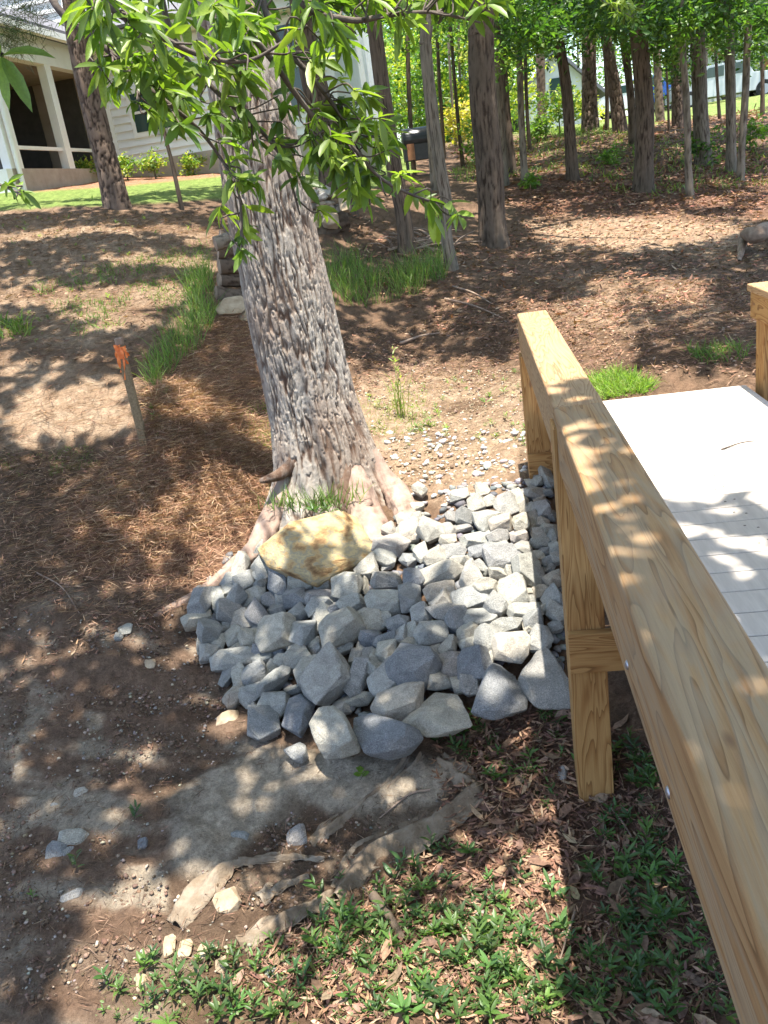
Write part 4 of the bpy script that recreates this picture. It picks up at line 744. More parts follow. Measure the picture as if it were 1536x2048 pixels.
# ------------------------------------------------------------------ woodland trees
def bg_disp(pine):
    def f(th, L, r):
        x = np.cos(th); y = np.sin(th)
        a = fbm(x*(4.5 if pine else 6)+L, y*(4.5 if pine else 6), L*(6 if pine else 2.6), s=2, o=3); cr = sstep(0, .10, np.abs(a-.5)); b_ = fbm(x*9, y*9, L*9, s=5, o=2); return r*(cr-.7)*(.12 if pine else .06)+r*(fbm(x*.8, y*.8, L*.9, s=9, o=2)-.5)*.12, cr*(.4+.8*b_)
    return f
TREES = [  # base px, Y, pixel widths base/top, path upward (px,py)..., kind, label
 ((235,415), 12, 52, 38, [(215,330),(190,230),(160,100),(145,0)], 'pine', 'dark scaly pine at the left in front of the white house', 'pine_tree'),
 ((364,418), 12.2, 9, 6, [(345,330),(330,270),(318,200)], 'oak', 'skinny dark sapling right of the left pine by the lawn', 'sapling'),
 ((684,425), 13, 62, 40, [(660,330),(640,220),(615,100),(600,0)], 'oak', 'thick flared trunk just right of the leaning oak behind the stone pile', 'tree'),
 ((812,505), 11.5, 36, 26, [(808,440),(788,333),(768,200),(750,60),(745,0)], 'oak', 'reddish brown trunk with brush heaped at its foot', 'tree'),
 ((906,538), 10.5, 26, 22, [(893,470),(892,400),(880,333),(866,233),(852,100),(858,0)], 'pale', 'crooked slender tree with scarred bark left of the broad central trunk', 'tree'),
 ((868,380), 17, 13, 11, [(862,300),(856,220),(850,140)], 'pale', 'pale thin stem half hidden behind the crooked tree', 'sapling'),
 ((988,492), 12.5, 62, 46, [(984,440),(979,333),(966,200),(962,80),(966,0)], 'oak', 'broad straight brown trunk standing at the centre of the clearing', 'tree'),
 ((1006,370), 17, 24, 20, [(1000,280),(996,160),(990,0)], 'pale', 'pale ragged bark trunk just behind the broad central trunk', 'tree'),
 ((1026,347), 17.5, 17, 13, [(1016,250),(1008,150),(998,30)], 'oak', 'leaning dark stem right of the pale ragged trunk', 'tree'),
 ((1050,370), 16, 15, 11, [(1045,280),(1040,160),(1036,0)], 'pale', 'slender grey lichened trunk left of the far white gable', 'tree'),
 ((1060,300), 20, 8, 7, [(1054,220),(1050,100),(1046,0)], 'oak', 'very thin dark stem beside the slender grey trunk', 'sapling'),
 ((1086,268), 22, 20, 18, [(1083,200),(1080,100),(1076,0)], 'pine', 'scaly pine trunk before the left side of the far gable', 'pine_tree'),
 ((1146,360), 16, 26, 17, [(1141,290),(1133,180),(1118,80),(1106,0)], 'oak', 'brown trunk leaning left across the far white gable', 'tree'),
 ((1181,262), 23, 34, 23, [(1179,200),(1178,100),(1180,0)], 'pine', 'pale plated pine right of the far white gable', 'pine_tree'),
 ((1213,260), 23, 9, 7, [(1214,200),(1210,100),(1206,0)], 'oak', 'thin bare stem in front of the white car', 'sapling'),
 ((1242,265), 22, 28, 18, [(1230,180),(1216,100),(1204,0)], 'pine', 'dark pine leaning left beside the white car', 'pine_tree'),
 ((1266,290), 20, 17, 16, [(1262,200),(1250,100),(1236,0)], 'oak', 'dark trunk close behind the left side of the swollen foot tree', 'tree'),
 ((1286,383), 15, 42, 30, [(1288,320),(1290,230),(1282,120),(1272,0)], 'oak', 'brown trunk with a swollen foot at the right of the clearing', 'tree'),
 ((1321,243), 24, 18, 15, [(1317,180),(1313,90),(1310,0)], 'pine', 'short scaly pine trunk in front of the blue truck', 'pine_tree'),
 ((1338,265), 21, 5, 4, [(1336,200),(1333,130),(1332,60)], 'oak', 'pencil thin stem between two dark pines at the right', 'sapling'),
 ((1357,255), 22, 24, 19, [(1354,180),(1350,100),(1346,0)], 'pine', 'dark upright trunk behind the slender pale tree', 'tree'),
 ((1381,396), 14, 16, 11, [(1376,320),(1374,220),(1366,100),(1362,0)], 'pale', 'slender pale tree with mottled bark at the right', 'tree'),
 ((1408,330), 17, 34, 26, [(1402,250),(1398,150),(1394,0)], 'pale', 'mossy forked trunk left of the parked pickup', 'tree'),
 ((1463,345), 16.5, 22, 18, [(1462,280),(1461,180),(1458,60),(1458,0)], 'pale', 'grey barked trunk crossing in front of the parked pickup', 'tree'),
 ((1480,362), 16, 16, 13, [(1484,290),(1490,200),(1494,110),(1500,0)], 'pale', 'slim stem splitting right from the grey barked trunk', 'tree'),
 ((1525,231), 25, 9, 8, [(1525,160),(1523,80),(1522,0)], 'oak', 'thin dark trunk at the far right edge', 'sapling'),
 ((828,350), 21.5, 10, 8, [(822,260),(817,160),(816,60)], 'oak', 'thin dark stem in front of the black smoker', 'sapling'),
 ((834,270), 27, 6, 5, [(826,220),(818,160),(812,60)], 'oak', 'thin stem rising from behind the black smoker', 'sapling'),
 ((888,318), 22, 8, 7, [(884,240),(877,130),(872,0)], 'oak', 'thin dark stem behind the crooked slender tree', 'sapling'),
 ((926,334), 22, 8, 6, [(916,240),(906,120),(898,0)], 'oak', 'thin black stem in the bright gap left of the broad trunk', 'sapling'),
 ((911,292), 28, 6, 5, [(906,220),(900,140),(896,40)], 'pale', 'faint pale stem farther back in the bright gap', 'sapling'),
 ((923,280), 32, 6, 5, [(921,200),(918,100),(917,0)], 'pale', 'straight pale stem deep in the bright gap by the yellow bush', 'sapling'),
 ((1010,330), 26, 6, 5, [(1012,250),(1010,150),(1008,50)], 'oak', 'thin far stem between the pale ragged trunk and lichened trunk', 'sapling'),
 ((1440,240), 25, 7, 6, [(1436,190),(1432,120),(1430,40)], 'oak', 'dead thin stem standing in front of the pickup wheel', 'sapling'),
]
tree_objs = []
for base, Yt, wb, wt, path, kind, lab, nm in TREES:
    B = hit(*base); Yt = B[1]; pts = [B-UPV*.12]+[aty(a, b_, Yt) for a, b_ in path]; top = pts[-1]; dirn = norm(pts[-1]-pts[-2]); h_up = 12 if wb > 20 else 6
    pts += [top+dirn*h_up*.3+np.array([.1, 0, 0]), top+dirn*h_up*.65+np.array([-.2, .1, 0]), top+dirn*h_up]
    k = len(path); dd = Yt*CP-B[2]*SP; r = [wb*1.12/2/FOC*dd]+list(np.linspace(wb*.86, wt, k)/2/FOC*dd)+[wt*.42/FOC*dd, wt*.3/FOC*dd, .02]
    P_, R_ = resample(np.array(pts), np.array(r), 230 if wb > 20 else 110 if wb > 12 else 50); big = wb > 20
    mat = {'pine': M_pinebark, 'oak': M_bark, 'pale': M_palebark}[kind]; t = empty(nm, B, lab, 'tree', 'woodland trees')
    V, F, H = tube_arr(P_, np.maximum(R_, .01), 60 if big else 14, bg_disp(kind == 'pine')); mk('trunk', V, F, mat, t, cols=np.c_[H, H, H], smooth=True); tree_objs.append((t, P_, wb))
    if wb > 14:
        lim = []
        for q in range(5):
            i = int(len(P_)*random.uniform(.62, .95)); a = random.uniform(0, 6.28); L_ = random.uniform(1.2, 2.6); p0 = P_[i]; e = p0+np.array([math.cos(a)*L_, math.sin(a)*L_, random.uniform(.3, 1.2)]); lim.append(twig([p0, (p0+e)/2+UPV*.15, e], R_[i]*.45, .012, 10, 6))
        for V, F in lim: mk('limb', V, F, M_twig, t, smooth=True)

# canopy overhead: unseen leaves given to these trees, placed to cast the ground's shade and gaps
LIT = [([(680,800),(700,735),(860,715),(1060,725),(1150,900),(1170,1250),(1170,1310),(1170,1410),(1090,1425),(970,1370),(860,1180),(740,1120),(740,1000),(700,900)], 1., 26),
 ([(560,1035),(720,1015),(760,1060),(760,1140),(660,1120)], .75, 12), ([(480,830),(545,800),(560,930),(490,905)], .9, 10), ([(520,560),(720,740),(780,1000),(560,1000)], .85, 15),
 ([(0,765),(200,755),(280,800),(290,880),(0,892)], .95, 14), ([(0,720),(240,700),(260,750),(0,760)], .45, 10), ([(310,770),(440,780),(470,880),(340,880)], .75, 22), ([(420,880),(540,915),(510,1000),(380,1050),(290,1120),(220,1090),(330,970)], .9, 20),
 ([(0,400),(430,395),(430,425),(0,425)], .6, 5), ([(1040,435),(1330,420),(1500,450),(1480,475),(1250,505),(1060,480)], .85, 10), ([(1240,550),(1430,555),(1430,610),(1300,620)], .85, 10), ([(1120,610),(1290,620),(1300,660),(1130,670)], .5, 12), ([(1030,610),(1100,610),(1200,790),(1090,800)], .8, 8),
 ([(960,1425),(1115,1425),(1122,1600),(1140,1760),(1085,1640),(1030,1500)], .75, 14), ([(1060,740),(1640,740),(1640,1010),(1450,1010),(1360,985),(1150,985)], 1., 14), ([(1350,1030),(1536,1040),(1536,1120),(1400,1110)], .6, 22),
 ([(1010,600),(1170,600),(1200,730),(1060,735)], .95, 8), ([(540,1550),(800,1530),(800,1600),(640,1640),(520,1640)], .5, 22), ([(960,1860),(1180,1850),(1180,2000),(900,2020),(740,1960),(780,1900)], .5, 30), ([(1170,560),(1240,540),(1310,760),(1180,790)], .8, 10),
 ([(1080,400),(1250,380),(1260,395),(1090,415)], .5, 6), ([(1120,270),(1536,240),(1536,262),(1130,290)], .5, 6), ([(930,320),(1060,300),(1060,330),(940,345)], .5, 6), ([(430,550),(560,500),(900,700),(700,700)], .3, 20),
 ([(700,600),(900,560),(930,610),(720,650)], .35, 15), ([(640,470),(760,440),(800,480),(660,500)], .5, 8), ([(-200,200),(900,150),(900,300),(640,345),(430,375),(0,412),(-200,430)], .97, 8), ([(950,180),(1536,100),(1536,232),(1250,258),(960,290)], .9, 6),
 ([(1060,1380),(1536,1380),(1536,1800),(1200,1800)], .1, 30), ([(0,1380),(300,1300),(520,1500),(300,1700),(0,1760)], .22, 60), ([(60,1240),(260,1220),(330,1330),(120,1350)], .35, 40), ([(430,1180),(560,1240),(520,1330),(430,1300)], .2, 30)]
def lit_frac(X, Y, Zg):
    off = (X-.228)*DN[0]+Y*DN[1]; sl = (X-.228)*DX[0]+Y*DX[1]; Zg = np.where((off > -.03) & (off < .2) & (sl < 5.2), ZR, np.where((off >= .2) & (off < 1.35) & (sl < 5.25), ZD, Zg))
    u, v = proj(np.stack([X, Y, Zg], -1)); f_ = np.zeros(X.shape)
    st = ((u < 560) & (v > 400) & (v < 780)); fl = fbm(X*.9, Y*2.3, s=90, o=3); base = np.where(st, sstep(.51, .60, fl)*.9, sstep(.58, .68, fbm(X*1.6, Y*2.0, s=93, o=3))*.55)
    base = np.where((v > 1000) & (u < 1130), sstep(.60, .74, fbm(X*1.5, Y*1.5, s=93, o=2))*.35, base)
    base = np.where((v < 440) & (u > 640), sstep(.49, .58, fbm(X*.7, Y*1.1, s=95, o=3))*.85, base)
    for poly, amt, soft in LIT: f_ = np.maximum(f_, inpoly(u, v, poly, soft)*amt)
    base = np.where((off > -.03) & (off < .2) & (sl < 3.4), .10, base)
    f_ = np.maximum(f_, .85*((X > -1.4) & (X < .75) & (Y > 1.75) & (Y < 2.75))); f_ = np.maximum(f_, .9*((np.abs(X+.65) < .6) & (Y > 4.5) & (Y < 5.9)))
    out = (u < -120) | (u > 1650) | (v > 2150); base = np.where(out, .15, base); r_ = np.maximum(f_, base); return np.where((off > -.06) & (off < .22) & (sl < 3.35), np.minimum(r_, .14+.25*sstep(.55, .65, fbm(X*4, Y*3, s=97))), r_)
def shade_canopy(n_, x0, x1, y0, y1, hmin, hmax, L_, wf):
    X = rng.uniform(x0, x1, n_); Y = rng.uniform(y0, y1, n_); ok = np.abs(X) < 3.5+.62*Y; X, Y = X[ok], Y[ok]; Zg = terrain(X, Y); m_ = rng.uniform(0, 1, len(X)) > np.clip(lit_frac(X, Y, Zg)*1.35, 0, 1); X, Y, Zg = X[m_], Y[m_], Zg[m_]
    P = np.stack([X, Y, Zg], -1); h = rng.uniform(hmin, hmax, len(X)); P = np.where(True, P, P)+SUNV[None]*(h/SUNV[2])[:, None]
    u, v = proj(P); P = P[(v < -60) | (P[:, 1] < .5) | (P[:, 1] > 24)]; nn = len(P)
    return batch(*CARD, frames(rand_dir(nn)*np.array([1, 1, .35]), ups(nn, .45), L_*rng.uniform(.7, 1.3, nn), wf*L_*rng.uniform(.8, 1.2, nn)*2, np.full(nn, L_)), P, colvar([(.07, .14, .03), (.1, .18, .035), (.05, .11, .03)], nn)), P
def give(parts, owners):
    """hand each leaf to the nearest tree's crown"""
    (V, F, C), P = parts; own = np.array([o[1] for o in owners]); idx = ((P[:, None, :2]-own[None])**2).sum(-1).argmin(1); V = V.reshape(len(P), 4, 3); C = C.reshape(len(P), 4, 3)
    for k, (t, _) in enumerate(owners):
        m_ = idx == k; nn = int(m_.sum())
        if nn: yield t, V[m_].reshape(-1, 3), (CARD[1][None]+(np.arange(nn)*4)[:, None, None]).reshape(-1, 3), C[m_].reshape(-1, 3)
owners = [(oak, Pc2[-2][:2])]+[(t, P_[-1][:2]) for t, P_, wb in tree_objs if wb > 20]; crowns = {}
for args in ((120000, -10, 10, -3.5, 15, 6.5, 9., .22, .55), (30000, -16, 16, 15, 28, 8, 11, .36, .55), (5000, -28, 30, 28, 50, 10, 14, .6, .5)):
    for t, V, F, C in give(shade_canopy(*args), owners): crowns.setdefault(t.name, [t, []])[1].append((V, F, C))

# foliage seen between the trunks along the top
def clump_leaves(c, rad, n_, L_, cols, shape=(1, 1, .8)):
    c = np.asarray(c); k = max(3, n_//60); cc = c+rand_dir(k)*rng.uniform(.2, 1, (k, 1))*rad*np.array(shape); P = cc[rng.integers(0, k, n_)]+rng.normal(size=(n_, 3))*rad*.22*np.array(shape)
    nn = len(P); col = colvar(cols, nn, .3); return batch(*CARD, frames(rand_dir(nn)*np.array([1, 1, .6]), ups(nn, .7), L_*rng.uniform(.6, 1.3, nn), L_*.95*rng.uniform(.6, 1.2, nn), np.full(nn, L_)), P, col)
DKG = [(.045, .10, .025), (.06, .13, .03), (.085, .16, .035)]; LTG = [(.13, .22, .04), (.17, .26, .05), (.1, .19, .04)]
def near_tree(P): return min([(np.hypot(*(P_[len(P_)//2][:2]-P[:2])), i) for i, (t, P_, wb) in enumerate(tree_objs) if wb > 14])[1]
rs = np.random.RandomState(5)
for i in range(270):   # dark mid-storey leaves, upper right
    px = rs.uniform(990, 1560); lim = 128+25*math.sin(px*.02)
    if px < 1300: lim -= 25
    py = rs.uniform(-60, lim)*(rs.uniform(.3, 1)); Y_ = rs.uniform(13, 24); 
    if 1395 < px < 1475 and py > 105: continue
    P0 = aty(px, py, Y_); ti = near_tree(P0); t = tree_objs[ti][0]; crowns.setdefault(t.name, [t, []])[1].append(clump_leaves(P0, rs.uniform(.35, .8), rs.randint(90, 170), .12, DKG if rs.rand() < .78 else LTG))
for i in range(90):    # mid-storey between the oak foliage and the broad trunk
    px = rs.uniform(600, 1000); py = rs.uniform(-60, 90)*rs.uniform(.3, 1); P0 = aty(px, py, rs.uniform(14, 24)); t = tree_objs[near_tree(P0)][0]; crowns.setdefault(t.name, [t, []])[1].append(clump_leaves(P0, rs.uniform(.3, .7), 70, .13, LTG if rs.rand() < .5 else DKG))
for px, py, Y_, r_ in [(30,35,10,.35),(60,10,10,.3),(20,70,10,.25),(195,60,12,.3),(175,30,12,.25)]:   # pine needles by the left pine
    P0 = aty(px, py, Y_); t = tree_objs[0][0]; nn = 420; P = P0+rng.normal(size=(nn, 3))*r_*.45; crowns.setdefault(t.name, [t, []])[1].append(batch(*NEEDLE, frames(rand_dir(nn), rand_dir(nn), np.full(nn, .16), np.full(nn, .006)), P, colvar([(.06, .1, .035), (.09, .08, .05)], nn)))
for t, parts in crowns.values():
    V, F, C = join([(p[0], p[1], p[2]) for p in parts]); o = mk('crown', V, F, M_leaf, t, cols=C)  # crowns also hold the overhead leaves added for their shade

# distant tree line, each tree on its own
FAR = []
for i in range(46):
    az = -.02+.56*(i/45)+rs.uniform(-.02, .02); D = rs.uniform(42, 95); FAR.append((az, D))
for i in range(14): FAR.append((-.55+.5*i/13+rs.uniform(-.02, .02), rs.uniform(60, 90)))
def far_label(x, y, z, k):
    u = float(proj(np.array([x, y, z]))[0]); near = 'near' if y < 62 else 'deep'
    for lim, ph in ((60, 'behind the left end of the white house'), (300, 'behind the roof of the white house'), (640, 'beyond the leaning oak'), (760, 'right of the white house corner'), (830, 'left of the black smoker'), (900, 'above the black smoker'), (960, 'in the gap before the broad trunk'), (1040, 'right behind the broad trunk'), (1100, 'left of the pale gabled house'), (1190, 'over the pale gabled house'), (1270, 'above the white car'), (1340, 'above the blue truck'), (1420, 'behind the forked trunk'), (1500, 'over the parked pickup')):
        if u < lim: break
    else: ph = 'beyond the right edge trunk'
    return f'{k} {ph}, {"nearer" if near == "near" else "farther"} row'
kinds = ['dense dark evergreen tree', 'light green leafy tree', 'tall loose crowned tree', 'yellow green young tree']
def px_hide(az, D):    # keep the gaps of sky the photograph shows
    u, v = proj(np.array([math.tan(az)*D, D, 6.])); return (1085 < u < 1130)
for i, (az, D) in enumerate(FAR):
    if px_hide(az, D): D = 95
    x, y = math.tan(az)*D, D; z = float(terrain(x, y)); H_ = rs.uniform(9, 16) if not px_hide(az, D) else 6; kd_ = rs.randint(0, 4); t = empty('far_tree', (x, y, z), far_label(x, y, z, kinds[kd_]), 'tree', f'{kinds[kd_]}s in the far belt')
    V, F = twig([(x, y, z-.3), (x+.1, y, z+H_*.4), (x, y, z+H_*.85)], .16, .05, 12, 7); mk('trunk', V, F, M_twig, t, smooth=True)
    cols = [DKG, LTG, LTG, [(.24, .30, .05), (.19, .27, .05)]][kd_]; parts = []
    for q in range(22): hh = rs.uniform(.12, 1); R = (1-abs(hh-.5)*1.3)*H_*.24; a = rs.uniform(0, 6.28); parts.append(clump_leaves((x+math.cos(a)*R*.8, y+math.sin(a)*R*.8, z+H_*hh), H_*.13, 120, .28, cols))
    V, F, C = join(parts); mk('crown', V, F, M_leaf, t, cols=C)
def bush(name, px, py, Y_, rad, n_, L_, cols, lab, trunk=True):
    G = hit(px, py); t = empty(name, G, lab, 'shrub'); parts = [clump_leaves(G+UPV*rad*(.5+.5*rs.rand()), rad, n_//3, L_, cols) for _ in range(3)]; V, F, C = join(parts); mk('foliage', V, F, M_leaf, t, cols=C)
    if trunk: V, F = twig([G-UPV*.05, G+UPV*rad*.5, G+UPV*rad], .02, .01, 8, 5); mk('stem', V, F, M_twig, t)
YG = [(.30, .33, .06), (.36, .36, .07)]
for q in [(192,362,0,.32,'light green shrub against the porch base left of the dark pine'),(256,360,0,.34,'rounded shrub by the house wall right of the dark pine'),(312,358,0,.34,'middle rounded shrub below the house window'),(388,350,0,.26,'small sparse shrub below the house wall near the leaning oak')]: bush('shrub', q[0], q[1], 0, q[3], 540, .08, LTG+YG, q[4])
bush('shrub', 945, 290, 0, .9, 900, .16, [(.42, .33, .06), (.36, .33, .07)], 'golden yellow bush in the bright gap left of the broad trunk')
bush('shrub', 1120, 268, 0, .8, 900, .14, YG+LTG, 'leafy light green bush in front of the far white gable'); bush('shrub', 1165, 258, 0, .7, 600, .14, YG, 'yellow green bush at the right corner of the far white gable'); bush('shrub', 1075, 285, 0, .5, 500, .12, LTG, 'low green bush at the foot of the scaly pine')
bush('shrub', 960, 330, 0, .55, 500, .12, LTG, 'low bright undergrowth bush left of the broad trunk foot'); bush('shrub', 1400, 330, 0, .45, 400, .12, DKG+LTG, 'small green bush at the foot of the forked trunk'); bush('shrub', 1500, 300, 0, .4, 300, .12, LTG, 'small sparse bush at the right edge among trunks'); bush('shrub', 735, 330, 0, .5, 400, .12, LTG, 'green bush beyond the flared trunk by the lawn')
bush_at = ['just right of the house corner', 'behind the flared trunk', 'right of the flared trunk', 'left of the reddish brown trunk', 'behind the reddish brown trunk', 'left of the black smoker', 'right behind the black smoker', 'behind the crooked slender tree', 'between two thin dark stems', 'behind the thin black stem', 'left of the golden bush', 'behind the golden bush', 'hidden by the broad trunk', 'behind the pale ragged trunk']
for i_, px in enumerate(range(700, 1060, 26)):
    P0 = aty(px+rs.uniform(-6, 6), 262+rs.uniform(-8, 8), rs.uniform(30, 42)); P0[2] = float(terrain(P0[0], P0[1])); t = empty('far_shrub', P0, ['bright', 'yellowish', 'soft green', 'leafy'][i_ % 4]+' thicket bush '+bush_at[i_]+' in the distance', 'shrub', 'bushes in the sunny gap')
    V, F, C = join([clump_leaves(P0+UPV*h_, 1.3, 420, .2, [LTG, YG, LTG+DKG, LTG+YG][i_ % 4]) for h_ in (.7, 1.8, 2.9)]); mk('foliage', V, F, M_leaf, t, cols=C)
for px in (1218, 1062): bush('pine_seedling', px, 330 if px == 1218 else 375, 0, .22, 220, .1, LTG, 'tufted green seedling in front of the leaning brown trunk' if px == 1218 else 'tufted green seedling near the slender grey trunk', False)

# ------------------------------------------------------------------ white house at the left
HO = aty(242, 355, 20.); HE = norm(np.array([.98, -.21, 0])); HT = -norm(np.array([.21, .98, 0]))  # along the wall; out along the porch
M_siding = simple('white_siding', [(.3, (.70, .70, .69)), (.7, (.78, .78, .77))], 4, .6, .05, .002); M_trim = simple('white_trim', [(.3, (.72, .72, .70)), (.7, (.8, .8, .78))], 4, .5, .05, .002)
M_found = simple('stucco_foundation', [(.3, (.30, .26, .22)), (.7, (.40, .35, .30))], 6, .9, .4, .01); M_screen = simple('dark_screen', [(.3, (.05, .045, .04)), (.7, (.08, .07, .06))], 6, .6, .05, .002)
M_inner = simple('porch_inner_wall', [(.3, (.30, .24, .19)), (.7, (.38, .31, .25))], 3, .8, .1, .003); M_shing = simple('grey_shingle', [(.3, (.10, .10, .12)), (.7, (.17, .17, .19))], 30, .9, .5, .01)
m_, nt_, b_g = newmat('window_glass'); b_g.inputs['Base Color'].default_value = (.03, .06, .055, 1); b_g.inputs['Roughness'].default_value = .08; M_glass = m_
house = empty('house', HO, 'white sided house with a screened porch on the rise at the left', 'house')
def hw(s, z, out=0.): return HO+HE*s+HT*out+UPV*(z-HO[2])
def onw(px, py): d_ = ray(px, py); n_ = HT; t = HO.dot(n_)/d_.dot(n_); p = d_*t; return (p-HO).dot(HE), p[2]
def onp(px, py): d_ = ray(px, py); n_ = HE; t = HO.dot(n_)/d_.dot(n_); p = d_*t; return (p-HO).dot(HT), p[2]
def hbox(name, s0, s1, z0, z1, o0, o1, mat, par=house): return box(name, hw(s0, z0, o0), HE*(s1-s0), HT*(o1-o0), UPV*(z1-z0), mat, par)
sR, _ = onw(690, 300); zF = onw(283, 323)[1]; zE = onw(300, 78)[1]
hbox('foundation', -9, sR, HO[2]-2.2, zF, -6, .04, M_found); core = hbox('wall', -9, sR-.05, zF, zE+3.4, -6, -.03, M_siding)
z = zF; dzs = .155
while z < zE-.05:   # lapped siding boards, each a little proud at its foot
    bm = bmesh.new(); a, b_, c_, d_ = hw(0, z), hw(sR, z), hw(sR, z+dzs), hw(0, z+dzs); o1, o2 = HT*.042, HT*.004
    vs = [bm.verts.new(Vector(p)) for p in (a-HT*.03, b_-HT*.03, b_+o1, a+o1, d_+o2, c_+o2, c_-HT*.03, d_-HT*.03)]
    for f in ((0, 3, 2, 1), (3, 4, 5, 2), (4, 7, 6, 5), (0, 7, 4, 3), (1, 2, 5, 6)): bm.faces.new([vs[i] for i in f])
    bmesh.ops.recalc_face_normals(bm, faces=bm.faces[:]); bm_obj('siding_board', bm, M_siding, house); z += dzs
hbox('corner_board', sR-.12, sR+.02, zF, zE, -.02, .04, M_trim); hbox('corner_board', 0, .12, zF, zE, -.02, .042, M_trim)
def window(s0, s1, z0, z1):
    f = hbox('window', s0-.09, s1+.09, z0-.1, z1+.12, .0, .05, M_trim); g_ = box('pane', hw(s0, z0, .03), HE*(s1-s0), HT*.028, UPV*(z1-z0), M_glass, f); box('sash', hw(s0, (z0+z1)/2-.02, .052), HE*(s1-s0), HT*.02, UPV*.05, M_trim, f)
a0 = onw(277, 266); a1 = onw(313, 180); window(a0[0], a1[0], a0[1], a1[1]); a2 = onw(322, 257); a3 = onw(360, 172); window(a2[0], a3[0], a0[1], a1[1]); a4 = onw(581, 219); a5 = onw(610, 110); window(a4[0], a5[0], a4[1], a4[1]+1.5)
hbox('eave', -.3, sR+.5, zE, zE+.16, -.3, .5, M_trim); box('roof', hw(-.4, zE+.17, .6), HE*(sR+1.0), -HT*3.6+UPV*1.7, (HT*.43+UPV*.9)*.06, M_shing, house)
# gable wall above the porch, with its boards
zg = zE+.5
for k in range(16):
    s0 = -9; bm = bmesh.new(); z = zg+k*.2; p = [hw(s0, z, .45), hw(-.1-k*.05, z, .45), hw(-.1-k*.05, z+.2, .405), hw(s0, z+.2, .405)]; q = [x-HT*.05 for x in p]; vs = [bm.verts.new(Vector(x)) for x in p+q]
    for f in ((0, 1, 2, 3), (7, 6, 5, 4), (0, 4, 5, 1), (1, 5, 6, 2), (2, 6, 7, 3), (3, 7, 4, 0)): bm.faces.new([vs[i] for i in f])
    bmesh.ops.recalc_face_normals(bm, faces=bm.faces[:]); bm_obj('gable_board', bm, M_siding, house)
hbox('gable_wall', -9, -.15, zE, zg+3.1, .0, .36, M_siding)
# porch: the side face runs from the wall out towards the viewer
tA, zs = onp(51, 338); tB0, zs2 = onp(152, 336); tB1 = onp(141, 336)[0]; zBm = onp(142, 140)[1]; zTop = onp(142, 92)[1]; zBase = onp(51, 373)[1]-.4
tA = onp(50, 338)[0]; tA2 = onp(25, 338)[0]; zs = onp(147, 337)[1]
def pbox(name, t0, t1, z0, z1, i0, i1, mat, par=house): return box(name, hw(0, z0, t0)+HE*i0, HT*(t1-t0), HE*(i1-i0), UPV*(z1-z0), mat, par)
pbox('porch_base', 0.05, tA2, zBase-1, zs, -.18, 0, M_found); pbox('porch_beam', .05, tA2, zBm, zTop, -.2, .0, M_trim)
for a, b_ in ((tB1, tB0), (tA2, tA), (.25, .07)): pbox('column', min(a, b_), max(a, b_), zs, zBm, -.17, -.01, M_trim)
pbox('mid_rail', .3, tA, onp(100, 296)[1]-.03, onp(100, 296)[1]+.03, -.12, -.06, M_trim)
hbox('porch_base', -7, -.01, zBase-1, zs, tA2, tA2+.18, M_trim); hbox('porch_beam', -7, -.01, zBm, zTop, tA2, tA2+.2, M_trim); hbox('column', -2.6, -2.4, zs, zBm, tA2, tA2+.16, M_trim)
hbox('screen', -7, -.2, zs, zBm, tA2-.04, tA2-.02, M_screen)
hbox('inner_wall', -7, -.02, zs-.3, zBm+.2, .05, .09, M_inner)
for s0, s1 in ((-3.35, -2.55), (-2.25, -1.45), (-1.2, -.5)): hbox('porch_window', s0, s1, zs-.2, zs+1.9, .095, .12, M_screen)
box('porch_floor', hw(-7, zs-.25, .1), HE*6.9, HT*(tA2-.1), UPV*.05, M_found, house); box('porch_ceiling', hw(-7, zBm+.02, .1), HE*6.9, HT*(tA2-.1), UPV*.05, M_inner, house)
bm = bmesh.new(); p = [hw(.35, zTop+.02, -.0), hw(.35, zTop+.02, tA2+.45), hw(-7, zTop+.02, tA2+.45), hw(-7, zTop+1.0, .3), hw(-.9, zTop+.75, .3)]
lo_ = [bm.verts.new(Vector(x)) for x in p]; hi_ = [bm.verts.new(Vector(x+UPV*.07)) for x in p]; bm.faces.new(lo_); bm.faces.new(hi_[::-1])
for i in range(5): bm.faces.new([lo_[i], lo_[(i+1) % 5], hi_[(i+1) % 5], hi_[i]])
bmesh.ops.triangulate(bm, faces=bm.faces[:]); bmesh.ops.recalc_face_normals(bm, faces=bm.faces[:]); bm_obj('porch_roof', bm, M_shing, house)
pbox('gutter', -.1, tA2+.45, zTop-.08, zTop+.03, .25, .37, M_trim)
dsp = twig([hw(.1, zTop-.1, tA2-.1), hw(.06, zTop-.4, tA2-.1), hw(.06, zs-.4, tA2-.1), hw(.06, zBase, tA2-.1)], .045, .045, 20, 8); mk('downspout', dsp[0], dsp[1], M_trim, house, smooth=True)

